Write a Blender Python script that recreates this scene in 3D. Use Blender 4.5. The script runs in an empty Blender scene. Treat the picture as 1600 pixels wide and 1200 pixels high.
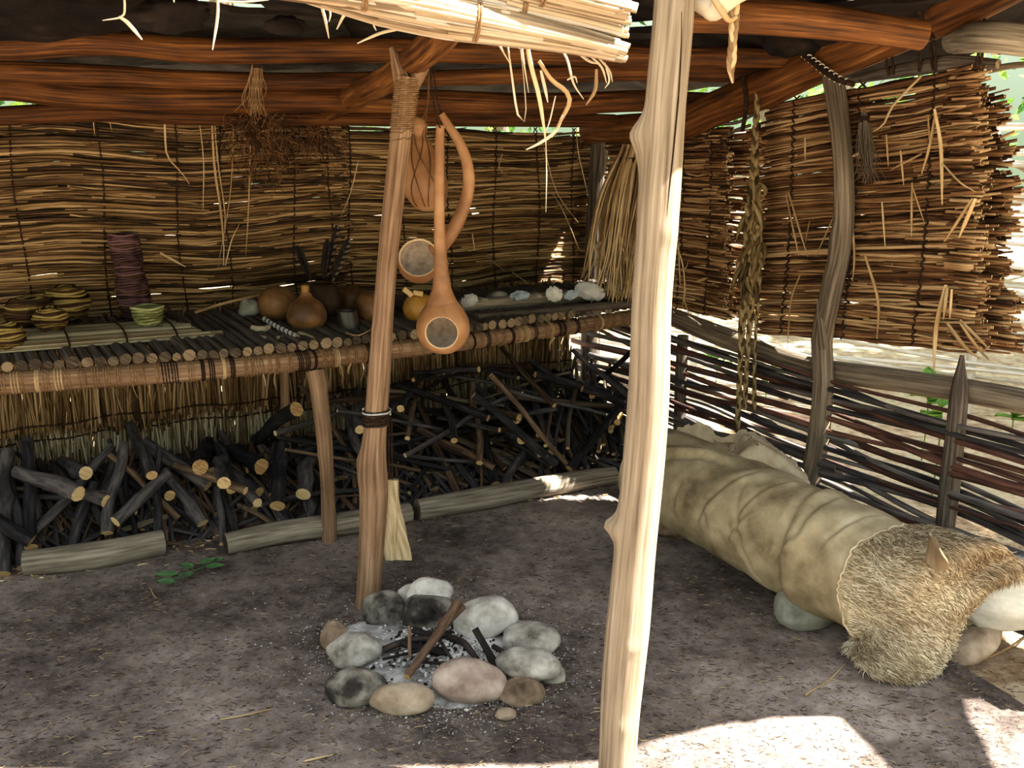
import bpy, math, random
import numpy as np
from mathutils import Vector, noise as mnoise

rng = random.Random(7)
nrg = np.random.default_rng(7)
SC = bpy.context.scene
COL = SC.collection

# ------------------------------------------------------------------ camera model (1600x1200 frame)
F = 1550.0
PITCH = math.radians(12.7)
H = 1.6
cp, sp = math.cos(PITCH), math.sin(PITCH)

def ray(u, v):
    x = (u - 800) / F
    y = (600 - v) / F
    return (x, cp + y * sp, -sp + y * cp)

def pg(u, v, z=0.0):
    r = ray(u, v)
    t = (z - H) / r[2]
    return np.array((r[0] * t, r[1] * t, z))

def py(u, v, y):
    r = ray(u, v)
    t = y / r[1]
    return np.array((r[0] * t, y, H + r[2] * t))

# wall planes: origin, direction along, normal into the shelter
BW = ((-2.2, 4.1), (.846, .532), (.532, -.846))
RW = ((.42, 5.75), (.456, -.89), (-.89, -.456))

def wp(W, s, z, off=0.0):
    return np.array((W[0][0] + W[1][0] * s + W[2][0] * off, W[0][1] + W[1][1] * s + W[2][1] * off, z))

def pw(W, u, v, off=0.0):
    r = ray(u, v)
    n = W[2]
    qx, qy = W[0][0] + n[0] * off, W[0][1] + n[1] * off
    t = (qx * n[0] + qy * n[1]) / (r[0] * n[0] + r[1] * n[1])
    return np.array((r[0] * t, r[1] * t, H + r[2] * t))

def pws(W, u, v, off=0.0):
    X = pw(W, u, v, off)
    s = (X[0] - W[0][0] - W[2][0] * off) * W[1][0] + (X[1] - W[0][1] - W[2][1] * off) * W[1][1]
    return s, X[2]

# ------------------------------------------------------------------ mesh building
class MB:
    def __init__(self):
        self.V, self.L, self.T, self.M, self.U, self.S, self.n = [], [], [], [], [], [], 0

    def quads(self, V, Q, UV, mat=0, smooth=True):
        V = np.asarray(V, float).reshape(-1, 3)
        Q = np.asarray(Q, int)
        k = Q.shape[1]
        self.V.append(V)
        self.L.append((Q + self.n).ravel())
        self.T.append(np.full(len(Q), k))
        self.M.append(np.full(len(Q), mat))
        self.S.append(np.full(len(Q), smooth))
        self.U.append(np.asarray(UV, float).reshape(-1, 2))
        self.n += len(V)

    def ngon(self, V, mat=0):
        V = np.asarray(V, float)
        c = V.mean(0)
        d = V - c
        self.quads(V, [list(range(len(V)))], np.stack([d[:, 0] + d[:, 2], d[:, 1] + d[:, 2]], 1), mat, False)

    def grid(self, P, mat=0, closed=False, smooth=True, us=1.0, vs=1.0):
        """P: n x m x 3 array of points"""
        P = np.asarray(P, float)
        n, m = P.shape[:2]
        i, j = np.meshgrid(np.arange(n - 1), np.arange(m if closed else m - 1), indexing='ij')
        j2 = (j + 1) % m
        Q = np.stack([i * m + j, i * m + j2, (i + 1) * m + j2, (i + 1) * m + j], -1).reshape(-1, 4)
        ul = np.concatenate([[0], np.cumsum(np.linalg.norm(np.diff(P[:, 0], axis=0), axis=1))]) * us
        vv = np.arange(m + 1) / (m if closed else max(m - 1, 1)) * vs
        UV = np.stack([np.stack([ul[i], vv[j]], -1), np.stack([ul[i], vv[j + 1]], -1),
                       np.stack([ul[i + 1], vv[j + 1]], -1), np.stack([ul[i + 1], vv[j]], -1)], -2)
        self.quads(P.reshape(-1, 3), Q, UV, mat, smooth)

    def sheet(self, P, th, mat=0, mat2=None, us=1.0, vs=1.0):
        """thick sheet: grid plus an offset back and a rim"""
        P = np.asarray(P, float)
        n, m = P.shape[:2]
        du = np.gradient(P, axis=0)
        dv = np.gradient(P, axis=1)
        N = np.cross(du, dv)
        N /= np.linalg.norm(N, axis=2, keepdims=True) + 1e-9
        B = P - N * th
        self.grid(P[:, ::-1], mat, us=us, vs=vs)
        self.grid(B, mat if mat2 is None else mat2, us=us, vs=vs)
        def ring(A):
            return np.concatenate([A[0, :], A[1:, -1], A[-1, -2::-1], A[-2:0:-1, 0]])
        R = np.stack([ring(P), ring(B)])
        self.grid(R, mat if mat2 is None else mat2, closed=True)

    def build(self, name, mats, parent=None, origin=None):
        me = bpy.data.meshes.new(name)
        V = np.concatenate(self.V)
        L = np.concatenate(self.L)
        T = np.concatenate(self.T)
        if parent is not None:
            o0 = np.array(parent['_o'])
        elif origin is not None:
            o0 = np.array(origin, float)
        else:
            lo, hi = V.min(0), V.max(0)
            o0 = np.array([(lo[0] + hi[0]) / 2, (lo[1] + hi[1]) / 2, lo[2]])
        V = V - o0
        me.vertices.add(len(V))
        me.vertices.foreach_set('co', V.ravel())
        me.loops.add(len(L))
        me.loops.foreach_set('vertex_index', L.astype(np.int32))
        me.polygons.add(len(T))
        st = np.concatenate([[0], np.cumsum(T)[:-1]])
        me.polygons.foreach_set('loop_start', st.astype(np.int32))
        try:
            me.polygons.foreach_set('loop_total', T.astype(np.int32))
        except Exception:
            pass
        me.polygons.foreach_set('material_index', np.concatenate(self.M).astype(np.int32))
        me.polygons.foreach_set('use_smooth', np.concatenate(self.S).astype(bool))
        uvl = me.uv_layers.new(name='UVMap')
        uvl.data.foreach_set('uv', np.concatenate(self.U).ravel().astype(np.float32))
        for m in (mats if isinstance(mats, (list, tuple)) else [mats]):
            me.materials.append(m)
        me.update(calc_edges=True)
        me.validate()
        o = bpy.data.objects.new(name, me)
        COL.objects.link(o)
        if parent is not None:
            o.parent = parent
        else:
            o.location = o0
        o['_o'] = [float(a) for a in o0]
        return o

def tag(o, label, cat=None, group=None, kind=None):
    if label: o['label'] = label
    if cat: o['category'] = cat
    if group: o['group'] = group
    if kind: o['kind'] = kind
    return o

def empty(name, loc, label, cat, group=None):
    o = bpy.data.objects.new(name, None)
    COL.objects.link(o)
    o.location = [float(a) for a in loc]
    o['_o'] = [float(a) for a in loc]
    return tag(o, label, cat, group)

def cr(pts, n):
    """Catmull-Rom through points, n samples"""
    P = np.asarray(pts, float)
    if len(P) == 2:
        t = np.linspace(0, 1, n)[:, None]
        return P[0] * (1 - t) + P[1] * t
    Q = np.concatenate([[2 * P[0] - P[1]], P, [2 * P[-1] - P[-2]]])
    d = np.concatenate([[0], np.cumsum(np.linalg.norm(np.diff(P, axis=0), axis=1))])
    x = np.linspace(0, d[-1], n)
    k = np.clip(np.searchsorted(d, x, side='right') - 1, 0, len(P) - 2)
    t = ((x - d[k]) / (d[k + 1] - d[k] + 1e-12))[:, None]
    a, b, c, e = Q[k], Q[k + 1], Q[k + 2], Q[k + 3]
    return .5 * ((2 * b) + (-a + c) * t + (2 * a - 5 * b + 4 * c - e) * t ** 2 + (-a + 3 * b - 3 * c + e) * t ** 3)

def ip(vals, n):
    v = np.asarray(vals, float)
    if v.ndim == 0:
        return np.full(n, float(v))
    return np.interp(np.linspace(0, 1, n), np.linspace(0, 1, len(v)), v)

def frames(P):
    T = np.gradient(P, axis=0)
    T /= np.linalg.norm(T, axis=1, keepdims=True) + 1e-12
    a = np.array([0, 0, 1.0]) if abs(T[0, 2]) < .8 else np.array([1.0, 0, 0])
    n = a - T[0] * (a @ T[0])
    n /= np.linalg.norm(n)
    N = np.empty_like(P)
    for i in range(len(P)):
        n = n - T[i] * (n @ T[i])
        n = n / (np.linalg.norm(n) + 1e-12)
        N[i] = n
    return T, N, np.cross(T, N)

def tube(mb, P, r, seg=8, mat=0, cap=0, flat=1.0, rough=0.0, freq=6.0, roll=0.0, bumps=()):
    """bumps: (t, angle, size, width) knots"""
    P = np.asarray(P, float)
    n = len(P)
    T, N, B = frames(P)
    a = np.arange(seg) / seg * 2 * math.pi
    R = ip(r, n)[:, None] * np.ones((1, seg))
    t = np.linspace(0, 1, n)
    ln = np.concatenate([[0], np.cumsum(np.linalg.norm(np.diff(P, axis=0), axis=1))])
    if rough:
        f = np.zeros((n, seg))
        for k in range(1, 5):
            w = rng.uniform(.5, 1.5) * freq
            f += np.sin(k * a[None] + w * ln[:, None] * rng.choice((-1, 1)) + rng.uniform(0, 6.3)) * rng.uniform(.3, 1) / k
            f += .5 * np.sin(w * 2.3 * ln[:, None] + rng.uniform(0, 6.3)) * rng.uniform(.2, .6)
        R = R * (1 + rough * f)
    for bt, ba, bs, bw in bumps:
        da = np.abs((a[None] - ba + math.pi) % (2 * math.pi) - math.pi)
        dl = (t[:, None] - bt) * ln[-1]
        R = R + bs * np.exp(-(dl / bw) ** 2 - (da / .6) ** 2)
    ca, sa = np.cos(a + roll), np.sin(a + roll)
    V = P[:, None] + R[..., None] * (ca[None, :, None] * N[:, None] + flat * sa[None, :, None] * B[:, None])
    mb.grid(V, mat, closed=True)
    if cap is not None:
        mb.ngon(V[0][::-1], cap)
        mb.ngon(V[-1], cap)
    return V

def arr(*a):
    return np.array(a, float)

def jit(P, amt):
    P = np.array(P, float)
    return P + nrg.normal(0, amt, P.shape)

def blob(mb, c, rad, rough=.12, freq=1.6, planes=6, nu=28, nv=18, rot=0.0, tilt=0.0, mat=0, seed=None, floor=None):
    """rounded stone: sphere with noise and worn facets"""
    sd = rng.uniform(0, 100) if seed is None else seed
    pl = []
    lr = random.Random(int(sd * 1000))
    for k in range(planes):
        d = Vector((lr.gauss(0, 1), lr.gauss(0, 1), lr.gauss(0, 1))).normalized()
        pl.append((d, lr.uniform(.72, .92)))
    P = np.zeros((nv + 1, nu, 3))
    cr_, sr_ = math.cos(rot), math.sin(rot)
    ct, st = math.cos(tilt), math.sin(tilt)
    for i in range(nv + 1):
        th = math.pi * min(max(i / nv, .004), .996)
        for j in range(nu):
            ph = 2 * math.pi * j / nu
            d = Vector((math.sin(th) * math.cos(ph), math.sin(th) * math.sin(ph), math.cos(th)))
            r = 1 + rough * mnoise.noise(d * freq + Vector((sd, sd * .7, 3))) + rough * .35 * mnoise.noise(d * freq * 3.1 + Vector((sd, 9, sd)))
            for n, dist in pl:
                q = d.dot(n)
                if q > .05:
                    lim = dist / q
                    if lim < r:
                        r = lim + (r - lim) * .15
            x, y, z = d.x * r * rad[0], d.y * r * rad[1], d.z * r * rad[2]
            x, z = x * ct + z * st, -x * st + z * ct
            x, y = x * cr_ - y * sr_, x * sr_ + y * cr_
            P[i, j] = (c[0] + x, c[1] + y, c[2] + z)
    if floor is not None:
        P[..., 2] = np.maximum(P[..., 2], floor)
    mb.grid(P[::-1], mat, closed=True)

# ------------------------------------------------------------------ materials
def srgb(c):
    return tuple(((x / 255) / 12.92 if x <= 10 else ((x / 255 + .055) / 1.055) ** 2.4) for x in c) + (1.0,)

def M(name, cols, scale=(4, 30), detail=5, bump=.3, rough=.85, island=0.0, obj=0.0, coord='UV', big=0.0, bigscale=1.5,
      spec=.15, pos=None, distort=0.0, bdist=.004, trans=0.0, nrough=.6):
    m = bpy.data.materials.new(name)
    m.use_nodes = True
    nt = m.node_tree
    N, Lk = nt.nodes, nt.links
    bs = N['Principled BSDF']
    bs.inputs['Roughness'].default_value = rough
    bs.inputs['Specular IOR Level'].default_value = spec
    tc = N.new('ShaderNodeTexCoord')
    mp = N.new('ShaderNodeMapping')
    Lk.new(tc.outputs[coord], mp.inputs['Vector'])
    mp.inputs['Scale'].default_value = tuple(scale) + ((1,) if len(scale) == 2 else ())
    oi = N.new('ShaderNodeObjectInfo')
    cmb = N.new('ShaderNodeMath'); cmb.operation = 'MULTIPLY'; cmb.inputs[1].default_value = 37.0
    Lk.new(oi.outputs['Random'], cmb.inputs[0])
    nz = N.new('ShaderNodeTexNoise'); nz.noise_dimensions = '4D'
    nz.inputs['Scale'].default_value = 1.0
    nz.inputs['Detail'].default_value = detail
    nz.inputs['Roughness'].default_value = nrough
    nz.inputs['Distortion'].default_value = distort
    Lk.new(mp.outputs[0], nz.inputs['Vector'])
    Lk.new(cmb.outputs[0], nz.inputs['W'])
    fac = nz.outputs['Fac']
    def addm(sock, amt):
        nonlocal fac
        a = N.new('ShaderNodeMath'); a.operation = 'SUBTRACT'; a.inputs[1].default_value = .5
        Lk.new(sock, a.inputs[0])
        b = N.new('ShaderNodeMath'); b.operation = 'MULTIPLY_ADD'; b.inputs[1].default_value = amt
        Lk.new(a.outputs[0], b.inputs[0]); Lk.new(fac, b.inputs[2])
        fac = b.outputs[0]
    if island:
        g = N.new('ShaderNodeNewGeometry')
        addm(g.outputs['Random Per Island'], island)
    if obj:
        addm(oi.outputs['Random'], obj)
    if big:
        n2 = N.new('ShaderNodeTexNoise'); n2.inputs['Scale'].default_value = bigscale; n2.inputs['Detail'].default_value = 3
        Lk.new(tc.outputs['Object'], n2.inputs['Vector'])
        addm(n2.outputs['Fac'], big)
    rp = N.new('ShaderNodeValToRGB')
    k = len(cols)
    ps = pos or [.25 + .5 * i / (k - 1) for i in range(k)]
    el = rp.color_ramp.elements
    while len(el) < k:
        el.new(.5)
    for i in range(k):
        el[i].position = ps[i]
        el[i].color = srgb(cols[i])
    Lk.new(fac, rp.inputs[0])
    Lk.new(rp.outputs[0], bs.inputs['Base Color'])
    if bump:
        bp = N.new('ShaderNodeBump'); bp.inputs['Strength'].default_value = bump; bp.inputs['Distance'].default_value = bdist
        Lk.new(nz.outputs['Fac'], bp.inputs['Height'])
        Lk.new(bp.outputs[0], bs.inputs['Normal'])
    if trans:
        tr = N.new('ShaderNodeBsdfTranslucent'); mx = N.new('ShaderNodeMixShader'); mx.inputs[0].default_value = trans
        Lk.new(rp.outputs[0], tr.inputs['Color'])
        Lk.new(bs.outputs[0], mx.inputs[1]); Lk.new(tr.outputs[0], mx.inputs[2])
        Lk.new(mx.outputs[0], N['Material Output'].inputs['Surface'])
    return m
m_floor = M('trodden_earth', [(40, 34, 32), (94, 83, 77), (138, 125, 117), (184, 171, 160)], (13, 13, 13), 9, .9, .95, coord='Object', big=1.1, bigscale=1.1, pos=[.16, .40, .6, .86], bdist=.02, nrough=.72)
m_ground = M('leaf_litter_ground', [(96, 76, 56), (150, 126, 100), (180, 164, 138), (120, 128, 84)], (14, 14, 14), 8, .8, .95, coord='Object', big=.4, bigscale=1.2, bdist=.03)
m_pole = M('peeled_pole_wood', [(72, 58, 44), (124, 108, 88), (154, 138, 116), (180, 166, 146)], (2.2, 26), 7, .8, .75, big=.25, bigscale=4)
m_post = M('smoothed_post_wood', [(62, 44, 32), (112, 86, 64), (144, 116, 90), (176, 150, 122)], (3, 24), 7, .8, .7, big=.3, bigscale=5)
m_roofpole = M('smoked_roof_pole_wood', [(16, 10, 6), (58, 33, 15), (104, 63, 28), (148, 102, 54)], (3, 26), 7, .9, .7, big=.35, bigscale=3, obj=.1)
m_dark = M('dark_weathered_wood', [(26, 22, 20), (60, 52, 46), (96, 87, 77), (128, 118, 106)], (4, 22), 6, .6, .85, big=.3, bigscale=5)
m_rail = M('grey_weathered_rail', [(38, 31, 25), (88, 77, 64), (128, 116, 100), (150, 138, 120)], (3, 24), 7, .9, .85, big=.3)
m_baselog = M('grey_old_log', [(56, 48, 40), (112, 102, 88), (150, 140, 122), (178, 168, 150)], (4, 22), 7, .9, .9, big=.25, bigscale=5)
m_cut = M('fresh_cut_wood', [(140, 104, 62), (196, 164, 112), (222, 196, 146)], (90, 90), 3, .2, .85, obj=.35)
m_cutdk = M('old_cut_wood', [(48, 41, 34), (92, 80, 64), (138, 120, 94)], (90, 90), 3, .2, .85, obj=.5)
m_bark = M('charcoal_grey_bark', [(14, 13, 14), (34, 32, 34), (58, 55, 56), (92, 86, 84)], (10, 8), 6, .7, .85, obj=.35, big=.15, bigscale=8)
m_bark2 = M('brown_bark', [(26, 18, 14), (60, 44, 34), (96, 76, 58), (128, 106, 84)], (10, 8), 6, .7, .85, obj=.3, big=.15, bigscale=8)
m_bark3 = M('split_grey_wood', [(52, 44, 36), (100, 88, 70), (138, 122, 98)], (5, 10), 6, .6, .85, obj=.25)
m_wattle = M('dark_wattle_bark', [(24, 22, 24), (56, 52, 53), (88, 82, 80), (124, 116, 110)], (6, 6), 5, .5, .7, obj=.3, big=.2, bigscale=5, spec=.3)
m_wattlered = M('red_brown_wattle_bark', [(34, 22, 20), (72, 46, 38), (104, 68, 56), (134, 98, 82)], (6, 6), 5, .5, .65, obj=.3, big=.2, bigscale=5, spec=.3)
m_palerod = M('bleached_rod', [(150, 144, 130), (196, 192, 180), (220, 218, 208)], (6, 6), 4, .3, .85, obj=.3)
m_reed = M('smoked_reed', [(40, 26, 13), (92, 66, 37), (132, 102, 63), (178, 148, 104)], (5, .9), 3, .25, .6, island=1.0, big=.25, bigscale=1.4, pos=[.05, .38, .66, .98], spec=.25)
m_reedlow = M('grey_straw', [(58, 44, 28), (112, 96, 68), (146, 132, 102), (176, 166, 138)], (5, .9), 3, .25, .7, island=1.0, big=.2, pos=[.05, .38, .66, .98])
m_reedlow2 = M('brown_straw', [(50, 34, 18), (100, 76, 46), (134, 108, 72), (160, 138, 104)], (5, .9), 3, .25, .7, island=1.0, big=.2, pos=[.05, .38, .66, .98])
m_reedright = M('red_brown_reed', [(46, 28, 16), (106, 72, 44), (150, 112, 74), (196, 164, 120)], (5, .9), 3, .25, .6, island=1.0, big=.25, bigscale=1.4, pos=[.05, .38, .66, .98], spec=.25)
m_reededge = M('bleached_eave_reed', [(100, 80, 56), (158, 136, 106), (188, 168, 140), (176, 168, 156)], (5, .9), 3, .25, .6, island=.9, big=.2, pos=[.05, .38, .66, .98], spec=.25)
m_reedend = M('reed_cut_end', [(150, 128, 92), (200, 180, 140)], (60, 60), 3, 0, .8, island=.4)
m_cord = M('dark_cord', [(16, 10, 7), (40, 27, 18), (66, 48, 34)], (60, 2), 3, .5, .9)
m_cordlt = M('bast_cord', [(70, 50, 30), (128, 98, 66), (164, 134, 98)], (60, 2), 3, .5, .8)
m_straw = M('loose_straw', [(110, 84, 54), (164, 134, 92), (200, 176, 134)], (6, 1), 3, .1, .6, island=.6, obj=.3)
m_strawlt = M('pale_straw', [(150, 128, 98), (188, 168, 138), (210, 196, 172)], (6, 1), 3, .1, .6, island=.5)
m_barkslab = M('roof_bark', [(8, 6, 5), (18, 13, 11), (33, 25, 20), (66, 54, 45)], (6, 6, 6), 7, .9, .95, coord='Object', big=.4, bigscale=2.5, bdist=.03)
m_gourd = M('orange_gourd_skin', [(96, 62, 36), (150, 106, 68), (184, 142, 100)], (7, 7, 7), 5, .12, .45, coord='Object', big=.2, spec=.35)
m_gourd2 = M('brown_gourd_skin', [(74, 50, 28), (126, 92, 52), (158, 122, 78)], (9, 9, 9), 5, .12, .5, coord='Object', big=.4, bigscale=9, spec=.3, obj=.25)
m_gourdyel = M('amber_gourd_skin', [(110, 76, 26), (158, 116, 46), (180, 140, 70)], (9, 9, 9), 5, .12, .45, coord='Object', big=.3, bigscale=9, spec=.35)
m_gourdin = M('gourd_inside', [(130, 112, 98), (186, 170, 152), (212, 200, 182)], (40, 40, 40), 7, .5, .9, coord='Object')
m_gourdrim = M('gourd_rim', [(200, 168, 124), (226, 200, 160)], (30, 30, 30), 3, .1, .7, coord='Object')
m_blackpot = M('blackened_gourd', [(22, 16, 12), (48, 36, 26), (78, 60, 44)], (12, 12, 12), 5, .3, .6, coord='Object')
m_horn = M('dark_horn', [(16, 15, 13), (32, 29, 25), (56, 51, 43)], (8, 8, 8), 4, .1, .35, coord='Object', spec=.5)
m_wicker = M('yellow_wicker', [(66, 48, 22), (134, 112, 56), (176, 154, 92)], (40, 3), 3, .3, .75, island=.5)
m_wickerdk = M('dark_wicker', [(30, 18, 10), (58, 38, 22), (84, 60, 38)], (40, 3), 3, .3, .75, island=.5)
m_wickergr = M('green_wicker', [(86, 90, 50), (142, 146, 92), (178, 180, 128)], (40, 3), 3, .3, .75, island=.5)
m_wickerpu = M('purple_brown_wicker', [(36, 22, 24), (74, 50, 52), (104, 76, 78)], (40, 3), 3, .3, .75, island=.6)
m_feather = M('dark_feather', [(10, 8, 8), (26, 21, 19), (48, 40, 36)], (10, 3), 3, .1, .6, island=.3)
m_feathbar = M('pale_feather_bar', [(80, 68, 54), (118, 104, 86)], (10, 3), 3, .1, .6)
m_bone = M('pale_bone', [(150, 136, 108), (194, 180, 150), (214, 204, 180)], (14, 14, 14), 4, .2, .6, coord='Object')
m_shell = M('grey_white_shell', [(140, 142, 140), (186, 188, 184), (214, 214, 206)], (14, 14, 14), 4, .3, .5, coord='Object', obj=.3)
m_shellbl = M('blue_grey_shell', [(112, 126, 138), (150, 166, 176), (184, 194, 198)], (14, 14, 14), 4, .3, .4, coord='Object')
m_stone = M('grey_river_stone', [(74, 68, 60), (146, 140, 130), (190, 185, 176), (216, 212, 205)], (14, 14, 14), 10, .9, .85, coord='Object', obj=.2, big=.5, bigscale=9, bdist=.012)
m_stonebr = M('brown_river_stone', [(70, 56, 44), (130, 110, 90), (166, 148, 126), (194, 178, 158)], (11, 11, 11), 9, .7, .8, coord='Object', obj=.2, big=.4, bigscale=9, bdist=.012)
m_stonepk = M('pinkish_river_stone', [(84, 68, 60), (142, 122, 110), (176, 158, 144), (200, 186, 174)], (10, 10, 10), 9, .6, .8, coord='Object', obj=.1, big=.5, bigscale=9, bdist=.012)
m_stonesoot = M('sooty_stone', [(18, 16, 15), (56, 52, 48), (128, 122, 112), (178, 172, 160)], (10, 10, 10), 9, .7, .85, coord='Object', big=.9, bigscale=9, bdist=.012)
m_stonegr = M('greenish_grey_stone', [(84, 84, 74), (132, 132, 120), (166, 166, 152), (190, 188, 174)], (11, 11, 11), 9, .7, .85, coord='Object', big=.3, bigscale=5)
m_stonelt = M('pale_flaky_stone', [(140, 140, 130), (186, 188, 180), (210, 212, 206), (224, 224, 220)], (9, 9, 16), 8, .8, .9, coord='Object', big=.2, bdist=.015)
m_ash = M('wood_ash', [(36, 34, 33), (120, 117, 114), (190, 188, 186), (226, 224, 222)], (16, 16, 16), 8, .9, .95, coord='Object', big=.4, bigscale=9, bdist=.02)
m_char = M('charred_stick', [(16, 14, 14), (44, 38, 36), (78, 66, 58)], (12, 5), 5, .6, .9, obj=.3)
m_firestick = M('brown_branch', [(52, 38, 30), (98, 76, 60), (140, 114, 92)], (10, 5), 5, .5, .85, obj=.2)
m_hide = M('tan_buckskin', [(84, 72, 54), (142, 127, 98), (174, 159, 127), (200, 187, 158)], (7, 7, 7), 10, .9, .9, coord='Object', big=.45, bigscale=2.2, spec=.1, bdist=.01)
m_hideedge = M('raw_hide_edge', [(150, 130, 100), (190, 172, 142), (214, 202, 178)], (12, 12, 12), 4, .2, .85, coord='Object')
m_fur = M('deer_fur', [(140, 122, 94), (200, 185, 154), (224, 212, 184), (238, 230, 210)], (6, 2), 3, 0, .8, island=.5, big=.9, bigscale=6)
m_furbase = M('deer_fur_base', [(150, 132, 100), (186, 170, 136)], (30, 30, 30), 4, .4, .95, coord='Object')
m_furbr = M('brown_deer_fur', [(118, 100, 76), (172, 152, 122), (208, 192, 162)], (6, 2), 3, 0, .8, island=.6, big=.4, bigscale=6)
m_leaf = M('green_leaf', [(40, 82, 30), (88, 134, 52), (140, 178, 84)], (4, 4), 3, 0, .6, island=.9, trans=.4)
m_sprig = M('sprig_leaf', [(40, 70, 40), (72, 108, 64), (100, 136, 88)], (10, 10), 3, .1, .6, island=.3)
m_trunk = M('tree_bark', [(70, 62, 54), (120, 110, 98), (150, 140, 128)], (3, 8), 6, .8, .9)
m_tobacco = M('dried_leaf_twist', [(40, 30, 16), (86, 70, 42), (122, 104, 68), (146, 128, 92)], (14, 3), 5, .6, .85, island=.5)
m_white = M('white_banding', [(196, 190, 174), (222, 216, 200)], (20, 2), 3, .2, .8)
m_chip = M('wood_chip', [(120, 96, 66), (176, 150, 112), (208, 188, 152)], (6, 6), 3, .1, .9, island=.8)
m_board = M('driftwood_board', [(104, 88, 62), (168, 148, 112), (196, 178, 142), (210, 196, 164)], (7, 9), 7, .8, .85)
m_root = M('red_brown_root', [(44, 28, 16), (84, 56, 34), (122, 88, 58)], (20, 2), 3, .2, .85, island=.8)
# ------------------------------------------------------------------ ground
def quadpatch(c, n, m, zf):
    c = [np.array(q, float) for q in c]
    u = np.linspace(0, 1, n)[:, None, None]; v = np.linspace(0, 1, m)[None, :, None]
    XY = (c[0] * (1 - u) + c[1] * u) * (1 - v) + (c[3] * (1 - u) + c[2] * u) * v
    P = np.zeros((n, m, 3)); P[..., :2] = XY
    for i in range(n):
        for j in range(m):
            P[i, j, 2] = zf(P[i, j, 0], P[i, j, 1])
    return P

def fz(x, y):
    return .012 * mnoise.noise(Vector((x * 1.7, y * 1.7, 0))) + .005 * mnoise.noise(Vector((x * 9, y * 9, 4)))

mb = MB()
ca = wp(BW, -3.2, 0)[:2]; cb = arr(.40, 5.77); cc = wp(RW, 3.4, 0)[:2]
P = quadpatch([ca, cb, cc + arr(.9, -3.5), arr(-4.5, -3)], 110, 150, fz)
mb.grid(P[:, ::-1], us=1)
o = mb.build('floor', m_floor)
tag(o, 'trodden dark earth floor of the reed shelter', kind='structure')

mb = MB()
def gz(x, y):
    return -.035 + .05 * mnoise.noise(Vector((x * .4, y * .4, 7))) * min(1, max(0, (math.hypot(x, y - 3) - 5) / 4)) + max(0, (y - 9) * .015)
P = quadpatch([(-30, 34), (30, 34), (30, -20), (-30, -20)], 90, 90, gz)
mb.grid(P[:, ::-1])
o = mb.build('ground', m_ground)
tag(o, 'sunlit leaf litter ground around the shelter', kind='structure')

# ------------------------------------------------------------------ reed mats
def reed_layer(mb, pos, rows, a0f, a1f, per=8, pitch=.03, rr=(.003, .0055), thick=.012, cords=(), piece=(.45, 1.1), seg=4,
               step=.11, slope=.012, endj=.02, pinch=.55, wav=.006, mat=0, cap=None, dens=None, coh=.0):
    for t in rows:
        for k in range(per):
            tb = nrg.uniform(-.5, .5) * pitch
            ob = nrg.normal(0, .6) * thick
            a0, a1 = a0f(t), a1f(t)
            a = a0 - nrg.uniform(0, piece[0]) if piece[1] < (a1 - a0) else a0 + nrg.normal(0, endj)
            while a < a1 - .05:
                L = nrg.uniform(*piece)
                b = min(a + L, a1 + nrg.normal(0, endj))
                s0 = max(a, a0 + nrg.normal(0, endj))
                if dens is not None and nrg.random() > dens(.5 * (s0 + b), t):
                    a = b - nrg.uniform(.02, .1); continue
                if b - s0 > .08:
                    n = max(3, int((b - s0) / step) + 1)
                    x = np.linspace(s0, b, n)
                    f = np.ones(n)
                    for c in cords:
                        f -= pinch * np.exp(-((x - c) / .045) ** 2)
                    sl = nrg.normal(0, slope)
                    tt = t + (tb + sl * (x - .5 * (s0 + b)) + wav * np.sin(x * nrg.uniform(4, 9) + nrg.uniform(0, 6)) + coh * np.array([mnoise.noise(Vector((q * 1.6, t * 2.2, 5))) for q in x])) * np.maximum(f, .3)
                    oo = ob * np.maximum(f, .3) + nrg.uniform(-.002, .002)
                    P = np.array([pos(x[i], tt[i], oo[i]) for i in range(n)])
                    r = nrg.uniform(*rr)
                    tube(mb, P, [r * .8, r, r, r * .7], seg, mat, cap, flat=nrg.uniform(.3, .6), roll=nrg.uniform(-.5, .5))
                a = b - nrg.uniform(.02, .1)

def cord_line(parent, f, t0, t1, pitch, r=.0035, amp=.014, mat=None, name='binding_cord'):
    """twined cord: two strands that cross between the bundles. f(t, off) -> point"""
    mb = MB()
    n = max(8, int((t1 - t0) / pitch * 4))
    t = np.linspace(t0, t1, n)
    for ph in (0, math.pi):
        P = np.array([f(x, amp * math.cos(math.pi * (x - t0) / pitch + ph)) for x in t])
        P = jit(P, .0008)
        tube(mb, P, r, 5)
    return mb.build(name, mat or m_cord, parent)

def strand(parent, pts, w, mat, name='loose_strand', flat=.25, n=10, taper=True):
    mb = MB()
    P = cr(pts, n)
    tube(mb, P, [w * .7, w, w * .9, w * .3] if taper else w, 6, 0, 0, flat=flat, roll=rng.uniform(-.6, .6))
    return mb.build(name, mat, parent)

# back wall, upper mats of lying reeds
def backmat(label, s0f, s1f, z0, z1, cords, off=0.0, cordpx=None, dens=None):
    root = empty('reed_mat', wp(BW, .5 * (s0f(1.3) + s1f(1.3)), z0, off), label, 'reed mat', None)
    mb = MB()
    rows = np.arange(z0 + .012, z1, .027)
    reed_layer(mb, lambda a, t, o: wp(BW, a, t, o + off), rows, s0f, s1f, per=12, pitch=.036, cords=cords, thick=.014, slope=.022, dens=dens, pinch=.35, rr=(.0045, .0095), coh=.03)
    mb.build('reed_layer', m_reed, root)
    for c in cords:
        ph = rng.uniform(0, 6)
        cord_line(root, lambda t, o, c=c, ph=ph: wp(BW, c + .012 * math.sin(t * 7 + ph), t, off + .004 + o), z0, z1 + .02, .027, r=.0038, amp=.016)
    return root

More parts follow.
